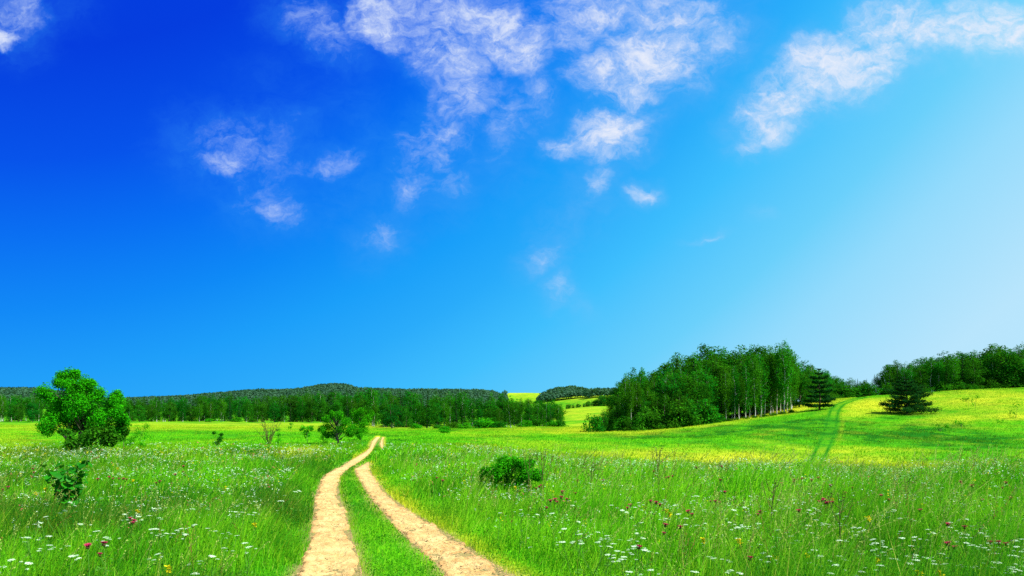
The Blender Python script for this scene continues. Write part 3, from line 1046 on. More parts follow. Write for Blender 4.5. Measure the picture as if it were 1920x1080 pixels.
def proto(kind, i):
    key = (kind, i)
    if key in PROTO:
        return PROTO[key]
    s = abs(hash(kind)) % 1 + sum(ord(c) for c in kind) * 13 + i * 101
    r = random.Random(s)
    if kind == 'broad':
        H = 15
        mb, cs = crown_mb(p_broad, .7, H - .5, r.uniform(6.2, 8.2), 62, 1.35, 44, .50, seed=s)
        tm, _ = trunk_mb(H, .22, cs, 10, s)
        tm, mb = tm.mesh('trunk', M['bark']), mb.mesh('crown', M['broad'])
    elif kind == 'birch':
        H = 18
        mb, cs = crown_mb(p_birch, 1.6 + r.uniform(-.6, 1.2), H - .2, r.uniform(4.4, 5.6), 78, .95, 40, .36, 1.5, seed=s, droop=.9, fill=.35)
        tm, _ = trunk_mb(H, .17, cs, 12, s, bend=.02)
        tm, mb = tm.mesh('trunk', M['birchbark']), mb.mesh('crown', M['birch'])
    elif kind == 'tallbirch':
        H = 18
        mb, cs = crown_mb(p_birch, 4.6 + r.uniform(-1.6, 1.2), H - .2, r.uniform(4.0, 5.0), 80, .85, 42, .34, 1.5, seed=s, droop=.9, fill=.35)
        tm, _ = trunk_mb(H, .14, cs, 10, s, bend=.035)
        tm, mb = tm.mesh('trunk', M['birchbark']), mb.mesh('crown', M['birch'])
    elif kind == 'grove':                         # broadleaf of the grove with finer leaves
        H = 16
        mb, cs = crown_mb(p_broad, 1.4, H - .3, r.uniform(6.0, 7.6), 95, 1.15, 46, .38, seed=s)
        tm, _ = trunk_mb(H, .24, cs, 14, s)
        tm, mb = tm.mesh('trunk', M['bark']), mb.mesh('crown', M['birch'] if i % 3 == 0 else M['broad'])
    elif kind == 'spruce':
        H = 15
        mb = MB()
        q = np.random.default_rng(s)
        t = q.random(2600) ** 1.25
        lay = np.round(t * 17) / 17 + q.normal(size=2600) * .008
        rad = (1 - lay) ** .85 * 2.3 * (0.75 + .35 * np.sin(lay * 97 + i))
        a = q.random(2600) * 6.283
        a = np.round(a / .45) * .45 + q.normal(size=2600) * .12 + lay * 30
        f = q.random(2600) ** .6
        pp = np.stack([np.cos(a) * rad * f, np.sin(a) * rad * f, 1.0 + lay * (H - 1.0) - rad * f * .28], 1)
        ax = np.stack([np.cos(a), np.sin(a), -.5 + 0 * a], 1)
        mb.cards(pp, np.stack([0 * a, 0 * a, 1 + 0 * a], 1) + q.normal(size=(2600, 3)) * .5, .55 * (1 - .5 * lay), .4 + .25 * q.normal(size=2600), .4, axis=ax)
        tm = MB()
        tm.tube([(0, 0, -.3), (0, 0, H * .5), (0, 0, H)], [.2, .11, .02], 7)
        tm, mb = tm.mesh('trunk', M['bark']), mb.mesh('crown', M['conifer'])
    elif kind == 'darkbush':
        H = 2.6
        mb, cs = crown_mb(p_bush, .1, H - .3, r.uniform(3.2, 4.6), 44, .55, 42, .22, seed=s, fill=.4)
        tm, _ = trunk_mb(H, .07, cs, 8, s, base_t=.05)
        tm, mb = tm.mesh('stems', M['bark']), mb.mesh('foliage', M['broad'] if i % 2 else M['birch'])
    elif kind == 'bush':
        H = 2.6
        mb, cs = crown_mb(p_bush, .15, H - .3, r.uniform(3.2, 4.4), 34, .62, 42, .26, seed=s, fill=.4)
        tm, _ = trunk_mb(H, .07, cs, 8, s, base_t=.05)
        tm, mb = tm.mesh('stems', M['bark']), mb.mesh('foliage', M['birch'] if i % 2 else M['bright'])
    PROTO[key] = (H, tm, mb)
    return PROTO[key]


def place(kind, i, name, px, Y, h, label, cat, group=None, wide=1.0, sink=0.0):
    H, tm, cm = proto(kind, i)
    x, y, z = spot(px, Y)
    k = h / H
    root = link(name, None, None, (x, y, z - sink), random.random() * 6.28, (k * wide, k * wide, k), label=label, category=cat, group=group)
    parts = ('stems', 'foliage') if kind in ('bush', 'darkbush') else ('trunk', 'crown')
    link(parts[0], tm, root)
    link(parts[1], cm, root)
    return root


def top_h(px, Y, top_py):
    z = spot(px, Y)[2]
    return max(1.5, (CZ + (HZ - top_py) * Y / F) - z)


def ordinal(n):
    return ['first', 'second', 'third', 'fourth', 'fifth', 'sixth', 'seventh', 'eighth', 'ninth', 'tenth', 'eleventh', 'twelfth', 'thirteenth',
            'fourteenth', 'fifteenth', 'sixteenth', 'seventeenth', 'eighteenth', 'nineteenth', 'twentieth'][n]


# --- the long forest edge behind the left and middle meadow
FTX = [-60, 0, 60, 110, 230, 262, 330, 400, 440, 490, 540, 590, 630, 700, 760, 800, 850, 910, 960, 1000, 1040, 1062]
FTY = [736, 739, 737, 740, 745, 741, 742, 741, 737, 741, 739, 729, 732, 728, 730, 735, 737, 741, 743, 746, 752, 757]
segs = [(-60, 240, 'left of the big meadow tree'), (240, 500, 'behind the bare sapling'),
        (500, 720, 'behind the apple tree'), (720, 900, 'right of the ruts'), (900, 1065, 'at its right end')]


def seg_name(px):
    for a, b, s in segs:
        if a <= px < b:
            return s
    return segs[-1][2]


def forest_left():
    cnt = 0
    for rowi, (dY, step, jit, fac) in enumerate(((0, 19, 6, .80), (14, 17, 6, .93), (30, 17, 5, 1.0), (46, 24, 5, 1.04))):
        px = -55 + rowi * 5
        while px < 1058:
            p = px + random.uniform(-jit, jit)
            baseY = float(np.interp(p, [-60, 640, 720, 900, 1060], [345, 345, 300, 292, 285])) + dY + random.uniform(-4, 4)
            if rowi == 0 and 700 < p < 1000:
                fac2 = fac * .9
            else:
                fac2 = fac
            full = top_h(p, baseY, float(np.interp(p, FTX, FTY)))
            h = full * fac2 * random.uniform(.86, 1.06)
            k = random.random()
            wd = random.uniform(.85, 1.2)
            if p > 1000 and rowi < 2:
                k = k * .5
            if k < .18:
                kind, nm, cat, ad, i = 'spruce', 'spruce_tree', 'spruce', 'dark pointed spruce', cnt % 3
            elif k < .5:
                kind, nm, cat, ad, i = 'birch', 'birch_tree', 'birch', 'mid green birch', cnt % 5
            else:
                kind, nm, cat, ad, i = 'broad', 'broadleaf_tree', 'broadleaf tree', 'dark green broadleaf tree', cnt % 7
            where = ('in the front row' if rowi == 0 else 'in the ranks') + ' of the far forest edge, ' + seg_name(p)
            lab_ = ad + (' in front' if rowi == 0 else '') + ' of the forest edge ' + seg_name(p)
            place(kind, i, nm, p, baseY, h, lab_, cat, lab_,
                  wide=wd * (1.0 if kind != 'birch' else 1.15))
            cnt += 1
            px += step * random.uniform(.8, 1.2)


forest_left()

# --- two round dark willows in front of the forest, then the low scrub line
place('broad', 3, 'broadleaf_tree', 735, 272, 9.0, 'rounded dark willow-like tree right behind the end of the dirt ruts', 'broadleaf tree', wide=1.45)
place('broad', 5, 'broadleaf_tree', 800, 268, 10.0, 'second rounded dark tree to the right of the one behind the ruts', 'broadleaf tree', wide=1.5)
place('birch', 2, 'birch_tree', 958, 262, 9.5, 'dark tapering birch standing forward of the forest edge near its right end', 'birch', wide=1.7)
for q, (px, Y, h, wd, lab) in enumerate([
        (444, 335, 2.2, 1.3, 'bright green round bush at the foot of the left forest edge'),
        (474, 335, 1.8, 1.5, 'low wide bush just right of the bright round one at the forest foot'),
        (392, 336, 1.7, 1.2, 'small bush left of the bright round one at the forest foot'),
        (850, 262, 2.4, 1.6, 'scrubby bush at the left end of the low hedge before the forest'),
        (872, 258, 2.2, 1.7, 'second scrubby bush from the left in the low hedge'),
        (895, 262, 3.2, 1.6, 'tall light green bush in the middle of the low hedge'),
        (917, 262, 3.6, 1.5, 'broad light green bush near the middle of the low hedge'),
        (938, 258, 2.6, 1.5, 'light bush left of the dark tapering birch'),
        (985, 262, 2.4, 1.4, 'low bush right of the dark tapering birch'),
        (1008, 266, 3.0, 1.4, 'light green bush below the right end of the forest'),
        (1036, 268, 2.4, 1.3, 'small light bush under the last trees of the forest'),
        (1052, 268, 2.6, 1.2, 'rightmost light bush where the forest meets the valley'),
        (780, 255, 1.8, 1.6, 'low dark scrub below the second rounded tree'),
        (825, 255, 1.6, 1.8, 'low dark scrub between rounded tree and hedge')]):
    place('bush', q % 4, 'bush', px, Y, h, lab, 'bush', wide=wd)
for px, py, h, lab in [(833, 806, 1.3, 'small dark bush alone in the yellow field beyond the ruts'), (835, 811, .9, 'tiny dark bush just below the other in the yellow field')]:
    place('bush', 2, 'bush', px, find_Y(px, py + 1), h, lab, 'bush', wide=1.5)

# --- hedge of far trees in the valley gap
vg = 0
for px in np.arange(1062, 1162, 3.8):
    Y = 548 + random.uniform(-8, 8)
    t = float(np.interp(px, [1060, 1090, 1110, 1130, 1160], [757, 757, 749, 742, 738]))
    place('broad' if vg % 4 else 'spruce', vg % 7 if vg % 4 else vg % 3, 'broadleaf_tree' if vg % 4 else 'spruce_tree', px + random.uniform(-2, 2), Y, top_h(px, Y, t) * random.uniform(.85, 1.1),
          ('hazy broadleaf tree' if vg % 4 else 'hazy spruce') + ' in the hedge across the valley gap left of the grove', 'broadleaf tree' if vg % 4 else 'spruce',
          'hedge trees across the valley gap', wide=1.35)
    vg += 1


# --- the grove on the right slope
GTX = [1140, 1150, 1165, 1180, 1205, 1215, 1235, 1245, 1258, 1290, 1318, 1345, 1365, 1385, 1410, 1430, 1445, 1472, 1488]
GTY = [750, 722, 708, 698, 684, 695, 690, 668, 664, 660, 650, 648, 660, 648, 644, 650, 645, 640, 650]
GB = ([1140, 1175, 1250, 1350, 1420, 1490], [206, 190, 190, 192, 196, 205])       # depth of the front edge


def grove():
    cnt = 0
    # birches on the front edge with white trunks: px, top row
    front = [(1172, 702), (1181, 706), (1195, 712), (1362, 690), (1377, 684), (1386, 700), (1398, 680), (1405, 664), (1416, 668), (1426, 660), (1433, 652), (1444, 646),
             (1456, 650), (1463, 656), (1470, 638), (1476, 650), (1484, 654)]
    for q, (px, tp) in enumerate(front):
        Y = float(np.interp(px, *GB)) + (-3 if px in (1416, 1470) else random.uniform(0, 5))
        rt = len(front) - 1 - q
        lab = (('white-stemmed birch at the left end of the hillside grove, ' + ordinal(q) + ' from the left') if q < 3 else
               (ordinal(rt) + ' white-trunked birch from the right end of the hillside grove front'))
        if px == 1470:
            lab = 'tallest pale-trunked birch at the right end of the hillside grove'
        if px == 1416:
            lab = 'birch with the brightest white trunk foot, standing forward of the hillside grove'
        place('tallbirch' if q % 3 else 'birch', q % 5, 'birch_tree', px, Y, top_h(px, Y, tp), lab, 'birch', 'white-trunked birches of the grove', wide=random.uniform(.8, .98) if px != 1470 else 1.0)
    for rowi, (dY, step, fac) in enumerate(((2, 12, .52), (6, 11, .74), (12, 11, .88), (22, 11, .98), (32, 13, 1.0))):
        px = 1150 + rowi * 4
        while px < 1488:
            p = px + random.uniform(-3, 3)
            if rowi < 2 and p > 1330:
                px += 26
                continue
            Y = float(np.interp(p, *GB)) + dY + random.uniform(-2, 3)
            h = top_h(p, Y, float(np.interp(p, GTX, GTY))) * fac * random.uniform(.88, 1.03)
            k = random.random()
            if k < .12 and rowi > 1:
                a = ('spruce', cnt % 3, 'spruce_tree', 'spruce', 'dark spruce top')
            elif k < .62:
                a = ('birch', cnt % 5, 'birch_tree', 'birch', 'leafy green birch')
            else:
                a = ('grove', cnt % 6, 'broadleaf_tree', 'broadleaf tree', 'dense green broadleaf tree')
            third = 'left' if p < 1260 else ('middle' if p < 1380 else 'right')
            lab = a[4] + ' in the ' + third + ' of the hillside grove, ' + ('near the front' if rowi < 2 else 'at the back')
            place(a[0], a[1], a[2], p, Y, h, lab, a[3], lab, wide=random.uniform(1.0, 1.25))
            cnt += 1
            px += step * random.uniform(.8, 1.2)
    # shrubs that close the foot of the grove
    xs = [1143, 1156, 1168, 1186, 1202, 1216, 1230, 1246, 1262, 1276, 1292, 1308, 1322, 1336, 1350]
    hs = [5, 6, 4.2, 3.6, 4.6, 6.0, 4.0, 6.6, 5.2, 7.0, 6.4, 6.8, 6.0, 3.0, 2.2]
    for q, (px, h) in enumerate(zip(xs, hs)):
        Y = float(np.interp(px, *GB)) - 2 + random.uniform(-1, 1)
        place('darkbush', q % 4, 'bush', px, Y, h, ordinal(q) + ' shrub from the left along the leafy foot of the hillside grove', 'bush', 'shrubs along the foot of the grove', wide=random.uniform(.75, 1.0))
    xs = np.arange(1160, 1500, 17)
    for q, px in enumerate(xs):
        Y = float(np.interp(px, *GB)) - 4 + random.uniform(-1, 1)
        place('darkbush', (q + 1) % 4, 'bush', px, Y, random.uniform(1.0, 1.8) if px < 1340 else random.uniform(.6, 1.0), 'low weedy bush in the fringe of scrub before the grove', 'bush', 'low fringe scrub before the grove', wide=1.8)


grove()
place('bush', 1, 'small_oak_tree', 1112, 188, 4.6, 'small dark round tree standing alone left of the grove', 'oak', wide=.72)
place('grove', 1, 'small_oak_tree', 1132, 190, 5.4, 'small tree between the lone round one and the grove, with gaps of light', 'oak', wide=.8)

# --- wood on the right, behind the hill crest
RTX = [1492, 1500, 1525, 1542, 1556, 1566, 1580, 1592, 1602, 1612, 1622, 1640, 1655, 1666, 1680, 1700, 1722, 1740, 1765, 1790, 1820, 1845, 1860, 1875, 1900, 1930, 1990]
RTY = [682, 678, 681, 686, 700, 706, 708, 712, 702, 712, 708, 700, 694, 678, 676, 676, 672, 664, 660, 656, 655, 656, 646, 640, 644, 642, 642]


def right_wood():
    cnt = 0
    for rowi, (dY, step, fac) in enumerate(((0, 15, .86), (12, 13, .97), (24, 15, 1.0))):
        px = 1497 + rowi * 5
        while px < 1985:
            p = px + random.uniform(-3, 3)
            Y = float(np.interp(p, [1490, 1560, 1640, 1990], [214, 262, 262, 250])) + dY + random.uniform(-2, 2)
            h = top_h(p, Y, float(np.interp(p, RTX, RTY))) * fac * random.uniform(.84, 1.05)
            k = random.random()
            if abs(p - 1602) < 6 or (k < .12 and p > 1560):
                a = ('spruce', cnt % 3, 'spruce_tree', 'spruce', 'pointed dark spruce')
            elif k < .55:
                a = ('birch', cnt % 5, 'birch_tree', 'birch', 'slim green birch')
            else:
                a = ('grove' if cnt % 2 else 'broad', cnt % 6, 'broadleaf_tree', 'broadleaf tree', 'dense broadleaf tree')
            seg = ('right against the tall grove' if p < 1560 else 'in the low dip of the skyline' if p < 1650 else 'behind the lone spreading pine' if p < 1760 else 'near the right edge')
            lab = a[4] + ' of the right crest wood, ' + seg
            place(a[0], a[1], a[2], p, Y, h, lab, a[3], lab, wide=random.uniform(1.1, 1.45))
            cnt += 1
            px += step * random.uniform(.8, 1.2) * (.62 if p < 1575 else 1)
    for q, px in enumerate(range(1500, 1980, 16)):
        Y = float(np.interp(px, [1490, 1560, 1640, 1990], [226, 256, 256, 246]))
        place('darkbush', q % 4, 'bush', px + random.uniform(-8, 8), Y + random.uniform(-1, 6), random.choice([1.2, 1.6, 2.2, 3.0, 4.5]), 'undergrowth bush at the foot of the wood on the right crest', 'bush', 'undergrowth of the right-hand wood', wide=1.3)


right_wood()


# --- pines with layered branches
def pine(name, px, Y, h, W, label, seed, low=.04, dens=1.0):
    q = np.random.default_rng(seed)
    x, y, z = spot(px, Y)
    tb = MB()
    t = np.linspace(0, 1, 8)
    tb.tube(np.stack([.02 * h * np.sin(t * 5), 0 * t, -.3 + t * (h + .1)], 1), .026 * h * (1 - t * .93), 8)
    fb = MB()
    nl = 9
    for L in range(nl):
        f = L / (nl - 1)
        zz = h * (low + .05 + f * (.90 - low))
        rad = W / 2 * max(0.0, 1 - f) ** .70 * (0.85 + .3 * q.random()) * (1.0 if f > .15 else .95) + .05 * W
        if L == nl - 1:
            rad = W * .06
        nb = int(q.integers(6, 9))
        a0 = q.random() * 6.28
        for b in range(nb):
            a = a0 + b * 6.283 / nb + q.normal() * .2
            rr = rad * (0.6 + .5 * q.random())
            up = .10 + .28 * f + q.normal() * .05
            s = np.linspace(0, 1, 5)
            pts = np.stack([np.cos(a) * rr * s, np.sin(a) * rr * s, zz + rr * (up * s ** 1.6 - .06 * s)], 1)
            tb.tube(pts, np.linspace(.008 * h, .002 * h, 5), 4)
            m = int((30 + 105 * rr) * dens)
            ss = 0.28 + .74 * q.random(m) ** .8
            sp = (.14 + .30 * ss * (1.15 - ss)) * rr * .9 + .06
            pp = np.stack([np.cos(a) * rr * ss, np.sin(a) * rr * ss, zz + rr * (up * ss ** 1.6 - .06 * ss)], 1)
            pp += q.normal(size=(m, 3)) * sp[:, None] * [.42, .42, .22] + [0, 0, .10]
            ax = np.stack([np.cos(a) + 0 * ss, np.sin(a) + 0 * ss, .55 + 0 * ss], 1)
            fb.cards(pp, q.normal(size=(m, 3)) + [0, 0, .8], .034 * h * (.6 + .7 * q.random(m)), .45 + .3 * q.normal(size=m), .5, axis=ax)
    root = link(name, None, None, (x, y, z), 0, 1.0, label=label, category='pine')
    link('trunk', tb.mesh('trunk', M['pinebark']), root)
    link('crown', fb.mesh('crown', M['conifer']), root)


Yp = find_Y(1700, 776, 60)
pine('pine_tree', 1700, Yp, 67 * Yp / F, 96 * Yp / F, 'lone spreading dark pine on the open grassy hill', 5, dens=1.35)
Yq = 196.0
pine('pine_tree', 1536, Yq, top_h(1536, Yq, 690), 58 * Yq / F, 'dark pine with branches to the ground at the right end of the grove', 8, dens=1.4)


# --- near trees and shrubs, each modelled for its place
def shrub_obj(name, label, cat, px, Y, clusters, leaf, n_per, mat, trunks, bark='bark', base_dy=0.0, stemname='trunk', crownname='crown', seed=1, squash=.85, asp=.6, thick=1.0, sub=5):
    """clusters: (dx px, row, radius px) of leaf masses as measured, given real depth spread"""
    q = np.random.default_rng(seed)
    x, y, z = spot(px, Y)
    k = Y / F
    mb = MB()
    cs = []
    for dx, rowp, rp in clusters:
        cc = np.array([dx * k, q.normal() * rp * k * .9, (CZ + (HZ - rowp) * k) - z])
        for s in range(sub):
            v = q.normal(size=3)
            v /= np.linalg.norm(v)
            o = v * rp * k * .75 * q.random() ** .4 * np.array([1, 1.1, squash])
            c = cc + o
            r = rp * k * (.48 + .28 * q.random())
            cs.append((c[0], c[1], max(c[2], .1), r))
            n = int(n_per * (.6 + .8 * q.random()))
            w = q.normal(size=(n, 3))
            w /= np.linalg.norm(w, axis=1)[:, None]
            pp = c + w * r * (0.3 + .85 * q.random((n, 1)) ** .7)
            pp[:, 2] = np.maximum(pp[:, 2], .05)
            mb.cards(pp, w * .5 + q.normal(size=(n, 3)) * .6 + [0, 0, .6], leaf * (.6 + .8 * q.random(n)), .45 + .28 * q.normal(size=n) + .2 * (q.random() - .5), asp)
    tb = MB()
    H = max(c[2] for c in cs)
    for (dx0, lean, r0, top) in trunks:
        t = np.linspace(0, 1, 7)
        pts = np.stack([dx0 * k + lean * k * t ** 1.2 + .02 * H * np.sin(t * 6 + dx0), .03 * H * np.sin(t * 4 + lean), -.2 + t * (H * top + .2)], 1)
        tb.tube(pts, r0 * (1 - .85 * t), 7)
        for c in sorted(cs, key=lambda c: abs(c[0] - dx0 * k - lean * k * .5) + q.random() * .3)[:max(8, len(cs) // (2 * len(trunks)))]:
            c = np.array(c[:3])
            zb = np.clip(c[2] - .7 * abs(c[0] - dx0 * k) - .15 * H, .12 * H, H * top * .9)
            zb = min(zb, c[2])
            b = np.array([np.interp(zb, pts[:, 2], pts[:, i]) for i in range(3)])
            s = np.linspace(0, 1, 5)[:, None]
            mid = (b + c) / 2 + [0, 0, .06 * H * (1 if q.random() < .7 else -1)]
            pl = (1 - s) ** 2 * b + 2 * s * (1 - s) * mid + s * s * c
            tb.tube(pl, np.linspace(r0 * .4, r0 * .1, 5), 5)
    root = link(name, None, None, (x, y, z), 0, 1.0, label=label, category=cat)
    link(stemname, tb.mesh(stemname, M[bark]), root)
    link(crownname, mb.mesh(crownname, M[mat]), root)
    return root


YT = 56.0
shrub_obj('leafy_tree', 'tallest lone leafy tree with dark trunk in the left meadow', 'tree', 150, YT,
          [(-48, 705, 13), (-30, 705, 15), (-14, 703, 11), (-8, 722, 18), (-44, 735, 19), (-26, 728, 22), (-40, 715, 14), (-40, 750, 20), (10, 716, 14), (28, 722, 14), (14, 738, 20), (-40, 765, 22), (-10, 752, 26),
           (22, 758, 26), (42, 742, 16), (58, 742, 12), (50, 762, 20), (72, 770, 15), (68, 752, 9), (-46, 784, 18), (-22, 784, 22), (14, 786, 24), (46, 786, 22), (74, 790, 14), (-2, 770, 24), (84, 782, 8), (-40, 800, 16), (-10, 802, 18), (24, 804, 20), (52, 804, 18), (72, 806, 12), (20, 822, 14), (50, 824, 12)],
          .12, 190, 'bright', [(-16, -8, .16, .75), (-4, 24, .13, .7)], seed=3, sub=9)
shrub_obj('understory_shrub', 'dark shrub under the left side of the tall leafy tree', 'shrub', 128, 50, [(-2, 812, 12), (8, 828, 14), (-8, 835, 10), (0, 845, 14)], .15, 60, 'broad', [(0, 3, .03, .8)], 'bark', stemname='stems', crownname='foliage', seed=4)
shrub_obj('understory_shrub', 'big dark shrub under the middle of the tall leafy tree', 'shrub', 184, 44, [(-40, 836, 14), (-24, 850, 12), (-22, 822, 18), (0, 812, 20), (22, 808, 18), (-10, 842, 18), (18, 832, 14), (30, 822, 12)], .15, 80, 'broad', [(0, 8, .04, .8), (6, -10, .03, .7)], 'bark', stemname='stems', crownname='foliage', seed=5)
shrub_obj('understory_shrub', 'small dark shrub at the right edge of the tall leafy tree', 'shrub', 231, 56, [(-4, 798, 10), (4, 808, 9), (0, 818, 10)], .15, 50, 'broad', [(0, 3, .03, .8)], 'bark', stemname='stems', crownname='foliage', seed=6)
shrub_obj('willow_bush', 'light green feathery bush right of the tall leafy tree', 'bush', 262, 60, [(-2, 806, 11), (6, 800, 9), (-12, 820, 12), (6, 820, 14), (-22, 828, 10), (10, 834, 10)], .11, 46, 'sapling', [(0, 3, .02, .8)], 'stem', stemname='stems', crownname='foliage', seed=7, asp=.35)
shrub_obj('thin_sapling', 'thin dark sapling rising alone from the left meadow', 'sapling', 408, 62, [(-3, 812, 4), (8, 815, 4), (1, 822, 6), (-2, 832, 7), (3, 827, 5)], .12, 26, 'broad', [(0, 7, .02, .95), (0, -4, .02, .8)], 'bark', stemname='stems', crownname='foliage', seed=8, sub=4)
shrub_obj('round_bush', 'small round green bush left of the apple tree', 'bush', 575, 88, [(-4, 804, 8), (5, 806, 8), (0, 812, 8)], .17, 42, 'bright', [(0, 2, .03, .6)], 'bark', stemname='stems', crownname='foliage', seed=9)
shrub_obj('apple_tree', 'small spreading apple tree with short dark trunk beside the ruts', 'apple tree', 634, 84,
          [(-8, 776, 7), (4, 780, 9), (-16, 786, 9), (-30, 786, 5), (-4, 792, 14), (14, 790, 10), (-20, 800, 12), (6, 805, 14), (26, 802, 11), (-30, 804, 8), (36, 810, 9), (18, 814, 9), (-10, 812, 10), (44, 818, 6), (-24, 815, 8)],
          .13, 120, 'sapling', [(0, -3, .13, .62)], seed=10, sub=6)
shrub_obj('slender_shrub', 'thin pale shrub touching the left side of the apple tree', 'shrub', 606, 86, [(0, 806, 8), (-3, 818, 9), (3, 828, 8)], .12, 34, 'sapling', [(0, 2, .02, .8)], 'stem', stemname='stems', crownname='foliage', seed=11, sub=4)
shrub_obj('round_tree', 'rounder darker green tree just behind the apple tree', 'tree', 674, 98,
          [(-8, 776, 10), (6, 774, 10), (14, 784, 9), (-6, 788, 12), (6, 792, 12), (-12, 800, 12), (10, 804, 11), (0, 812, 9), (20, 776, 6)],
          .15, 130, 'bright', [(2, -2, .10, .7)], seed=12, sub=6)
shrub_obj('hedge_bush', 'tiny upright bush on the far rim of the left meadow', 'bush', 545, 150, [(0, 795, 4), (0, 801, 4)], .2, 26, 'bright', [(0, 1, .03, .6)], stemname='stems', crownname='foliage', seed=13, sub=3)
shrub_obj('leafy_bush', 'dense dark green bush in the flowers right of the ruts', 'bush', 952, 18, [(-10, 866, 12), (14, 868, 12), (-24, 878, 18), (-6, 872, 18), (18, 875, 18), (36, 884, 16), (-18, 896, 20), (8, 896, 20), (32, 900, 16), (52, 888, 11), (-10, 912, 18), (16, 914, 18), (-42, 884, 10), (-48, 898, 8), (44, 870, 9), (-36, 890, 10), (58, 896, 9), (28, 868, 9)], .045, 100, 'sapling', [(0, 3, .012, .8), (4, 12, .01, .8)], 'stem', stemname='stems', crownname='foliage', seed=14, sub=9)
for (px, Y, cl, lf, lab, sd) in [(1815, 175, [(-8, 750, 6), (0, 748, 5)], .25, 'tiny left-hand sapling bush high on the right hill', 21),
                                 (1828, 174, [(0, 744, 5), (1, 752, 6)], .25, 'tiny upright sapling right of the other on the right hill', 22),
                                 (1762, 130, [(-8, 800, 8), (4, 802, 8), (16, 799, 5)], .22, 'low dark bush on the green slope below the lone pine', 23),
                                 (1802, 132, [(-2, 792, 6), (3, 797, 6)], .22, 'small bush right of the low dark one below the pine', 24),
                                 (1905, 150, [(-6, 772, 9), (4, 758, 10), (0, 783, 9)], .25, 'pale see-through bush at the right edge of the hill', 25),
                                 (1868, 135, [(0, 790, 7)], .22, 'small clump of weeds on the right slope', 26)]:
    shrub_obj('hill_bush', lab, 'bush', px, Y, cl, lf, 18, 'bright', [(0, 2, .03, .8)], stemname='stems', crownname='foliage', seed=sd, sub=3)


def bare_sapling(px, Y, h, label, seed):
    q = np.random.default_rng(seed)
    x, y, z = spot(px, Y)
    tb, fb = MB(), MB()
    tips = []
    for b in range(11):
        a = q.random() * 6.28
        ln = h * (.6 + .45 * q.random())
        out = h * (.12 + .38 * q.random())
        s = np.linspace(0, 1, 7)
        pts = np.stack([np.cos(a) * out * s ** 1.4 + q.normal() * .01 + .03 * np.sin(s * 7 + b), np.sin(a) * out * s ** 1.4, ln * s - .1], 1)
        tb.tube(pts, np.linspace(.034, .010, 7), 5)
        for _ in range(4):
            i = int(q.integers(2, 6))
            d = q.normal(size=3) * .22 * h
            d[2] = abs(d[2]) + .1 * h
            tb.tube([pts[i], pts[i] + d * .5 + [0, 0, .02], pts[i] + d], [.016, .011, .006], 4)
            tips.append(pts[i] + d)
    tips = np.array(tips)
    m = 90
    low = np.stack([q.normal(size=m) * .25, q.normal(size=m) * .25, q.random(m) * h * .45], 1)
    pp = np.concatenate([tips[q.integers(0, len(tips), 60)] + q.normal(size=(60, 3)) * .06, low])
    fb.cards(pp, q.normal(size=(len(pp), 3)), .09, np.full(len(pp), .6), .5)
    root = link('bare_sapling', None, None, (x, y, z), 0, 1.0, label=label, category='sapling')
    link('branches', tb.mesh('branches', M['drystem']), root)
    link('leaves', fb.mesh('leaves', M['bright']), root)


bare_sapling(504, 72, 2.9, 'nearly bare grey sapling with forked branches before the forest', 31)
shrub_obj('leafy_sapling', 'narrow green sapling just right of the bare branched one', 'sapling', 521, 74, [(0, 806, 4), (0, 815, 5), (1, 825, 6)], .1, 24, 'sapling', [(0, 1, .02, .9)], 'stem', stemname='stems', crownname='foliage', seed=32, sub=4)


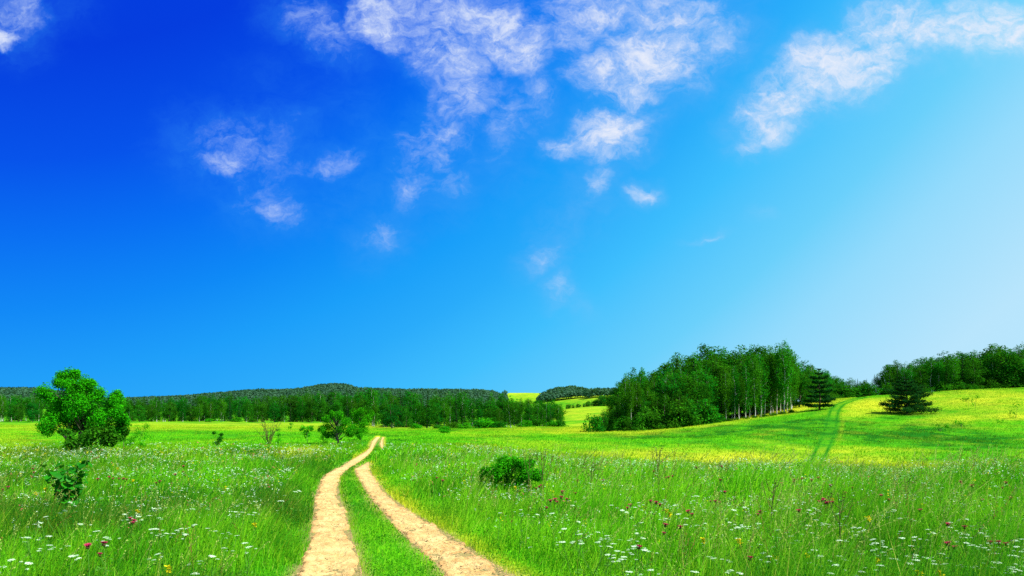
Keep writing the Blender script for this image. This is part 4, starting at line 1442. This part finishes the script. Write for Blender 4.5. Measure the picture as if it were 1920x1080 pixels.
# --- broad-leaved sapling in the left foreground
def broad_sapling(px, Y, label):
    q = np.random.default_rng(77)
    x, y, z = spot(px, Y)
    tb = MB()
    root = link('broadleaf_sapling', None, None, (x, y, z), 0, 1.0, label=label, category='sapling')
    V, T, A, n = [], [], [], 0
    for b in range(11):
        a = b * 2.4
        H = 1.15 * (.6 + .4 * q.random()) if b else 1.15
        out = .42 * q.random() + (.05 if b else 0)
        s = np.linspace(0, 1, 7)
        pts = np.stack([np.cos(a) * out * s, np.sin(a) * out * s, H * s - .02], 1)
        tb.tube(pts, np.linspace(.012, .004, 7), 5)
        for L in range(26):
            f = .12 + .78 * (L + q.random() * .5) / 24
            p = np.array([np.interp(f, s, pts[:, i]) for i in range(3)])
            az = q.random() * 6.28
            d = np.array([math.cos(az), math.sin(az), -1.3 + 1.3 * q.random()])
            d /= np.linalg.norm(d)
            sd = np.cross(d, [0, 0, 1])
            sd /= np.linalg.norm(sd)
            nn = np.cross(sd, d)
            ln = .115 * (.65 + .6 * q.random())
            o = p + d * .04
            tb.tube([p, o], [.003, .002], 3)
            prof = [(0, 0, 0), (.22, .42, .03), (.52, .52, .02), (.85, .28, -.03), (1.0, 0, -.08)]
            vs = [o + d * ln * u + nn * ln * dz for u, w, dz in prof]
            l_ = [o + d * ln * u + sd * ln * w + nn * ln * (dz + .10 * w) for u, w, dz in prof[1:4]]
            r_ = [o + d * ln * u - sd * ln * w + nn * ln * (dz + .10 * w) for u, w, dz in prof[1:4]]
            V += vs + l_ + r_
            c, l0, r0 = n, n + 5, n + 8
            T += [(c, c + 1, l0), (c, r0, c + 1), (c + 1, l0 + 1, l0), (c + 1, c + 2, l0 + 1), (c + 1, r0, r0 + 1), (c + 1, r0 + 1, c + 2),
                  (c + 2, l0 + 2, l0 + 1), (c + 2, c + 3, l0 + 2), (c + 2, r0 + 1, r0 + 2), (c + 2, r0 + 2, c + 3), (c + 3, c + 4, l0 + 2), (c + 3, r0 + 2, c + 4)]
            A += [float(np.clip(.5 + .25 * q.normal(), 0, 1))] * 11
            n += 11
    link('stems', tb.mesh('stems', M['stem']), root)
    link('leaves', mesh_np('leaves', np.array(V), tris=np.array(T), mats=[M['darksapling']], attrs={'tone': A}, smooth=True), root)


broad_sapling(130, 13.6, 'broad-leaved dark green sapling in the left foreground grass')


# ------------------------------------------------------------------ far wooded hills and knoll (canopies nobody could count)
def canopy(name, label, pts, size, mat):
    """pts (n,3) tree foot positions; each crown is a small cluster of leafy cards on a lumpy dome"""
    mb = MB()
    n = len(pts)
    per = 28
    v = rng.normal(size=(n, per, 3))
    v[..., 2] = np.abs(v[..., 2]) * 1.1 - .25
    v /= np.linalg.norm(v, axis=2)[..., None]
    sz = size * (.7 + .6 * rng.random(n))
    pp = pts[:, None] + v * sz[:, None, None] * [.5, .5, .55] * (.7 + .45 * rng.random((n, per, 1)))
    pp[..., 2] += sz[:, None] * .55
    tone = np.repeat(.42 + .15 * rng.normal(size=n), per) + .10 * rng.normal(size=n * per)
    mb.cards(pp.reshape(-1, 3), (v + rng.normal(size=v.shape) * .35).reshape(-1, 3), np.repeat(sz * .36, per), tone, .8)
    link(name, mb.mesh(name, M[mat]), kind='stuff', label=label, category='forest')


def canopy_pts(px0, px1, Y0, Y1, n, mask=None):
    px = px0 + rng.random(n) * (px1 - px0)
    Y = Y0 + rng.random(n) * (Y1 - Y0)
    if mask is not None:
        k = mask(px, Y)
        px, Y = px[k], Y[k]
    X = (px - 960) * Y / F
    Z = gz(X, Y)
    pts = np.stack([X, Y, Z], 1)
    return pts


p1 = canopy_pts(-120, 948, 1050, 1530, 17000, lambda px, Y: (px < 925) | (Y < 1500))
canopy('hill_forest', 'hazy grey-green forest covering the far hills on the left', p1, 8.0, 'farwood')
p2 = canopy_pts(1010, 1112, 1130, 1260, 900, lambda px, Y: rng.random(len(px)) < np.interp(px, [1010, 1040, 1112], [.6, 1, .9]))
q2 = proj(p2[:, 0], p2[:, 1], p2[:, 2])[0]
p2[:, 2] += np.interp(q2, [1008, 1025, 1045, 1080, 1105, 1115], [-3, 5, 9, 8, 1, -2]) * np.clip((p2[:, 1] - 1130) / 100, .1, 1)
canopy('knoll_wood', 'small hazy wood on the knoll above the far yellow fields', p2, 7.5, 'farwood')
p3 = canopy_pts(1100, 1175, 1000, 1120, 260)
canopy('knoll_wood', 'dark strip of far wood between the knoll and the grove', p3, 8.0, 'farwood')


# ------------------------------------------------------------------ flowers
def umbel_proto(i):
    q = np.random.default_rng(200 + i)
    H = 1.0
    sb = MB()
    s = np.linspace(0, 1, 6)
    bend = q.normal() * .06
    pts = np.stack([bend * s ** 2, .04 * np.sin(s * 3 + i), s * H], 1)
    sb.tube(pts, np.linspace(.0045, .0028, 6), 4)
    top = pts[-1]
    hd = MB()
    heads = [(top, .040 + .012 * q.random())]
    for b in range(int(q.integers(1, 4))):
        f = .62 + .2 * q.random()
        p = np.array([np.interp(f, s, pts[:, k]) for k in range(3)])
        a = q.random() * 6.28
        e = p + [math.cos(a) * .09, math.sin(a) * .09, (1 - f) * .8 * H]
        sb.tube([p, (p + e) / 2 + [math.cos(a) * .02, math.sin(a) * .02, 0], e], [.003, .0025, .002], 3)
        heads.append((e, .022 + .014 * q.random()))
    m = 14
    lz = q.random(m) * .6
    lp = np.stack([q.normal(size=m) * .05, q.normal(size=m) * .05, lz], 1)
    sb.cards(lp, q.normal(size=(m, 3)) + [0, 0, 1], .06, np.full(m, .5), .35)
    hds = []
    for c, r in heads:
        r = r * .64
        hd = MB()
        hds.append(hd)
        m = int(26 * (r / .04) ** 1.2) + 8
        a = np.arange(m) * 2.399
        rr = r * np.sqrt((np.arange(m) + .5) / m)
        pp = np.stack([c[0] + np.cos(a) * rr, c[1] + np.sin(a) * rr, c[2] + .018 - (rr / r) ** 2 * .010 + q.normal(size=m) * .003], 1)
        for j in range(0, m, 5):
            sb.tube([c - [0, 0, .012], pp[j]], [.0012, .001], 3)
        nn = np.stack([np.cos(a) * rr / r * .5, np.sin(a) * rr / r * .5, np.ones(m)], 1) + q.normal(size=(m, 3)) * .2
        hd.cards(pp, nn, r * .52 * (.7 + .5 * q.random(m)), np.full(m, .5), .9)
    return [sb.mesh('stem', M['stem'])] + [('flower_head', q_.mesh('flower_head', M['white'])) for q_ in hds]


def thistle_proto(i):
    q = np.random.default_rng(300 + i)
    sb = MB()
    outp = []
    s = np.linspace(0, 1, 6)
    pts = np.stack([q.normal() * .08 * s ** 2, q.normal() * .05 * s ** 2, s], 1)
    sb.tube(pts, np.linspace(.005, .003, 6), 4)
    m = 12
    lz = .1 + q.random(m) * .7
    lp = np.stack([np.interp(lz, s, pts[:, 0]) + q.normal(size=m) * .03, q.normal(size=m) * .03, lz], 1)
    sb.cards(lp, q.normal(size=(m, 3)) + [0, 0, .8], .07, np.full(m, .4), .25)
    heads = [(pts[-1], 1.35)]
    for b in range(i % 3):
        f = .7 + .15 * q.random()
        p = np.array([np.interp(f, s, pts[:, k]) for k in range(3)])
        a = q.random() * 6.28
        e = p + [math.cos(a) * .07, math.sin(a) * .07, .12 + .1 * q.random()]
        sb.tube([p, e], [.003, .002], 3)
        heads.append((e, 1.05))
    for c, k in heads:
        hb, bb = MB(), MB()
        t = np.linspace(0, 1, 5)
        bb.tube(np.stack([c[0] + 0 * t, c[1] + 0 * t, c[2] + .026 * k * t], 1), np.array([.004, .012, .014, .012, .009]) * k, 7)
        n = 46
        a = q.random(n) * 6.28
        o = q.random(n) ** .6
        d = np.stack([np.cos(a) * o * .9, np.sin(a) * o * .9, .55 + .4 * q.random(n)], 1)
        pp = c + [0, 0, .028 * k] + d * .017 * k
        nn = np.cross(d, q.normal(size=(n, 3)))
        hb.cards(pp, nn, .032 * k, np.full(n, .5), .3, axis=d * 3)
        outp += [('flower_head', hb.mesh('flower_head', M['magenta'])), ('bud', bb.mesh('bud', M['bud']))]
    return [sb.mesh('stem', M['stem'])] + outp


def yellow_proto(i):
    q = np.random.default_rng(400 + i)
    sb, hb = MB(), MB()
    s = np.linspace(0, 1, 5)
    pts = np.stack([q.normal() * .06 * s ** 2, q.normal() * .05 * s ** 2, s], 1)
    sb.tube(pts, np.linspace(.004, .0025, 5), 4)
    n = 46
    f = .91 + .10 * q.random(n)
    pp = np.stack([np.interp(f, s, pts[:, k]) for k in range(3)], 1) + q.normal(size=(n, 3)) * [.011, .011, .006]
    hb.cards(pp, q.normal(size=(n, 3)) + [0, 0, .8], .026, np.full(n, .5), .9)
    return [sb.mesh('stem', M['stem']), ('flower_head', hb.mesh('flower_head', M['yellow']))]


def where_flower(px, py):
    if px < 620:
        v = 'left of the ruts'
        if py < 890:
            return 'in the far part of the meadow ' + v
        if py < 960:
            return 'in the middle of the meadow ' + v
        return ('beside the left rut' if px > 420 else 'in the dark grass at the lower left') if px > 250 else 'near the lower left corner'
    if px < 1000:
        return 'just right of the ruts' if px < 860 else 'between the ruts and the dense green bush'
    c = 'centre right' if px < 1300 else ('right' if px < 1620 else 'far right')
    d = 'at the back of the flower meadow, ' if py < 930 else ('midway in the flower meadow, ' if py < 1000 else 'in the nearest grass, ')
    return d + c


def fl_spot(px, py_head, hgt):
    """ground point so that a plant of height hgt ends near row py_head"""
    Y = 1493.0 * (CZ - hgt) / max(20, (py_head - HZ))
    for _ in range(4):
        z = spot(px, Y)[2]
        Y = F * (CZ - z - hgt) / (py_head - HZ)
    return spot(px, Y)


def flower_ok(x, y, z):
    a = np.array([x]), np.array([y]), np.array([z])
    h, d, mid = grass_height(*a)
    return d[0] > .3 and not mid[0], h[0]


def put_flower(name, P_, px, py, h, label, cat, group):
    x, y, z = fl_spot(px, py, h)
    ok, gh = flower_ok(x, y, z)
    if not ok or y > 40 or y < 6:
        return False
    root = link(name, P_[0], None, (x, y, z), random.random() * 6.28, (1.0, 1.0, h), label=label, category=cat, group=group)
    root.rotation_euler = (random.gauss(0, .08), random.gauss(0.08, .08), random.random() * 6.28)
    for nm, me in P_[1:]:
        link(nm, me, root)
    return True


def flowers():
    U = [umbel_proto(i) for i in range(6)]
    n = 0
    # umbels seen one by one in the photograph
    seen = [(1110, 998), (1113, 1008), (1100, 1018), (1142, 1006), (1143, 1021), (1191, 1021), (1206, 1028), (1176, 1034), (1194, 1043), (1172, 1048),
            (1145, 1045), (1100, 1058), (1111, 1064), (1138, 1048), (1275, 963), (1363, 980), (1388, 988), (1404, 983), (1265, 942), (1250, 941),
            (1538, 1033), (1541, 1044), (1618, 990), (1588, 1011), (1707, 1005), (1725, 1046), (1735, 1052), (1770, 1042), (1740, 994), (1860, 1025),
            (1838, 1005), (1845, 1000), (1885, 1040), (1600, 1072), (1568, 1078), (1822, 1058), (1890, 1060), (1907, 1012), (1837, 1028), (1845, 1020), (1667, 956),
            (1690, 968), (1686, 959), (1627, 989), (1503, 983), (1510, 997), (1470, 995), (1532, 978), (1463, 1006), (1500, 955), (1540, 958),
            (65, 1010), (77, 1007), (66, 1026), (168, 1017), (197, 1008), (201, 995), (327, 996), (368, 985), (425, 997), (428, 1007), (316, 1037), (383, 1045),
            (20, 1046), (21, 1062), (290, 969), (160, 975), (115, 958), (108, 967), (124, 941), (376, 946), (450, 946), (413, 966), (444, 962), (340, 997), (467, 1025),
            (310, 1002), (290, 1000), (312, 988), (45, 898), (157, 900), (320, 890), (407, 890), (397, 903), (196, 932), (930, 1000), (868, 888), (870, 912),
            (1417, 966), (1445, 958), (1330, 958), (540, 1005), (545, 995), (520, 930), (548, 918), (485, 940), (1885, 985), (1795, 972), (1910, 970), (1800, 992)]
    for px, py in seen:
        w = where_flower(px, py)
        h = random.uniform(.42, .56)
        nm = put_flower('white_wildflower', U[n % 6], px, py, h, 'white wildflower ' + w, 'wildflower', 'white wildflowers ' + w)
        n += bool(nm)
    tries = 0
    while n < 298 and tries < 3000:
        tries += 1
        if random.random() < .36:
            px, py = random.uniform(0, 590), random.uniform(872, 1080)
            if random.random() > np.interp(py, [870, 940, 1000, 1080], [1, .7, .25, .2]):
                continue
        else:
            px, py = random.uniform(860, 1920), random.uniform(900, 1080)
            if random.random() > np.interp(py, [880, 960, 1080], [.9, .8, .5]) * np.interp(px, [860, 1100, 1400, 1900], [.3, .6, .9, 1]):
                continue
        w = where_flower(px, py)
        n += bool(put_flower('white_wildflower', U[n % 6], px, py, random.uniform(.38, .55), 'white wildflower ' + w, 'wildflower', 'white wildflowers ' + w))
    # thistles
    Tp = [thistle_proto(i) for i in range(5)]
    th = [(1775, 984), (1816, 1021), (1885, 1024), (1383, 1051), (1248, 990), (1287, 991), (1316, 958), (1345, 943), (1362, 925), (1192, 1079), (1185, 1030), (1200, 950),
          (1218, 943), (1130, 903), (1037, 943), (1038, 934), (1060, 938), (1026, 913), (1079, 904), (1053, 926), (1075, 927), (865, 940), (890, 948), (862, 941), (981, 995),
          (974, 982), (966, 986), (893, 938), (830, 904), (830, 920), (812, 898), (1300, 878), (1264, 896), (1346, 902), (1221, 886), (1463, 907), (1502, 902), (1508, 900),
          (1537, 899), (1559, 911), (1575, 926), (1548, 938), (1540, 939), (1645, 932), (1592, 918), (1696, 906), (1810, 905), (1820, 914), (1892, 936), (1880, 908),
          (1824, 934), (1653, 937), (1560, 946), (1735, 961), (1886, 1075), (1814, 993), (280, 904), (184, 860), (65, 881), (76, 887), (190, 901), (213, 896), (231, 900),
          (330, 892), (344, 887), (352, 875), (21, 916), (226, 978), (174, 1026), (196, 1027), (1497, 960), (1451, 961), (1350, 876), (1530, 903)]
    for q, (px, py) in enumerate(th):
        w = where_flower(px, py)
        put_flower('purple_thistle', Tp[q % 5], px, py, random.uniform(.50, .64), 'crimson thistle bloom ' + w, 'thistle', 'crimson thistles ' + w)
    Yp_ = [yellow_proto(i) for i in range(3)]
    yl = [(1537, 1040), (1645, 1048), (1128, 1053), (1132, 1057), (1318, 1010), (1460, 1038), (1240, 957), (1250, 962), (1037, 918), (1040, 928), (965, 912), (1642, 968),
          (275, 955), (320, 1063), (222, 877), (1795, 1075), (85, 915), (72, 923), (1400, 1007), (1100, 1074), (1730, 1070), (245, 900), (1560, 935), (1735, 945), (480, 980)]
    for q, (px, py) in enumerate(yl):
        w = where_flower(px, py)
        put_flower('yellow_wildflower', Yp_[q % 3], px, py, random.uniform(.42, .56), 'small yellow wildflower spike ' + w, 'wildflower', 'yellow wildflowers ' + w)


flowers()


def far_flowers():
    mb, my, mr = MB(), MB(), MB()
    X, Y, Z = sample_area(9, 75, 17.0, -60, 1980)
    h, d, mid = grass_height(X, Y, Z)
    px, py = proj(X, Y, Z)
    left = px < 690
    p = np.where(left, np.interp(Y, [11, 17, 25, 45, 70], [.5, .9, .7, .14, .02]), np.interp(Y, [11, 15, 20, 24, 27, 75], [.5, .8, 1.0, 1.0, .3, .0]))
    p = p * (0.2 + 1.5 * np.clip(fbm(X / 3.5, Y / 5, 501, 3) - .25, 0, 1)) * np.where((px > 690) & (px < 860), .6, 1)
    k = (d > .5) & ~mid & (rng.random(len(X)) < p)
    X, Y, Z, h = X[k], Y[k], Z[k], h[k]
    n = len(X)
    sel = rng.random(n)
    off = rng.normal(size=(5, n, 3)) * .018
    for j in range(5):
        pp = np.stack([X, Y, Z + h * (0.95 + .18 * rng.random(n))], 1) + off[j] * (Y[:, None] / 20) * [1, 1, .25]
        N_ = np.array([[0, 0, 1.0]]) + rng.normal(size=(n, 3)) * .3
        w = sel < .86
        mb.cards(pp[w], N_[w], .0010 * Y[w] * (.6 + .8 * rng.random(w.sum())) + .008, np.full(w.sum(), .5), .8)
        w = (sel >= .86) & (sel < .95)
        my.cards(pp[w], N_[w], .0014 * Y[w] + .008, np.full(w.sum(), .5), .8)
        w = sel >= .95
        mr.cards(pp[w], N_[w], .0013 * Y[w] + .008, np.full(w.sum(), .5), .8)
    link('distant_white_flowers', mb.mesh('distant_white_flowers', M['white']), kind='stuff', label='countless tiny white flowers dotting the meadow further back', category='flowers')
    link('distant_yellow_flowers', my.mesh('distant_yellow_flowers', M['yellow']), kind='stuff', label='countless tiny yellow flowers dotting the meadow further back', category='flowers')
    link('distant_red_flowers', mr.mesh('distant_red_flowers', M['magenta']), kind='stuff', label='tiny red thistle heads sprinkled in the meadow further back', category='flowers')


far_flowers()


# --- tall dried stalks with branched heads that stand above the meadow
def tall_stalk(px, py_top, h, label, seed, umb=True):
    q = np.random.default_rng(seed)
    x, y, z = fl_spot(px, py_top, h)
    sb, hb = MB(), MB()
    s = np.linspace(0, 1, 7)
    pts = np.stack([.05 * h * s ** 2 * (1 if seed % 2 else -1), .01 * np.sin(s * 5), s * h], 1)
    sb.tube(pts, np.linspace(.008, .004, 7), 5)
    for b in range(6):
        f = .45 + .5 * b / 6
        p = np.array([np.interp(f, s, pts[:, k]) for k in range(3)])
        a = b * 2.4
        e = p + [math.cos(a) * .16 * (1.4 - f), math.sin(a) * .14 * (1.4 - f), (1.05 - f) * h * .75]
        sb.tube([p, (p + e) / 2 + [math.cos(a) * .02, 0, -.02], e], [.005, .004, .003], 4)
        m = 22 if umb else 9
        r = .055 if umb else .02
        aa = q.random(m) * 6.28
        rr = r * np.sqrt(q.random(m))
        pp = np.stack([e[0] + np.cos(aa) * rr, e[1] + np.sin(aa) * rr, e[2] + .015 + q.normal(size=m) * .004], 1)
        hb.cards(pp, q.normal(size=(m, 3)) * .3 + [0, 0, 1], .022, np.full(m, .5), .8)
    root = link('tall_weed', sb.mesh('tall_weed_stem', M['drystem']), None, (x, y, z), 0, 1.0, label=label, category='weed')
    link('seed_head', hb.mesh('seed_head', M['bud']), root)


for i, (px, py, h, lab) in enumerate([(1020, 845, 1.15, 'tall dark branched hogweed stalk above the dense green bush'),
                                      (1105, 871, .95, 'shorter dark-topped stalk right of the branched hogweed'),
                                      (1236, 838, 1.2, 'tallest thin dark stem rising from the middle of the flower meadow'),
                                      (990, 853, .95, 'small dark seed stalk left of the branched hogweed'),
                                      (1577, 926, .80, 'dark bent thistle stem midway in the right flower meadow'),
                                      (1446, 900, .85, 'dark stem at the back of the flower meadow below the yellow band'),
                                      (1700, 893, .8, 'dark stem at the back of the flower meadow below the lone pine')]):
    tall_stalk(px, py, h, lab, 40 + i, umb=i < 4)
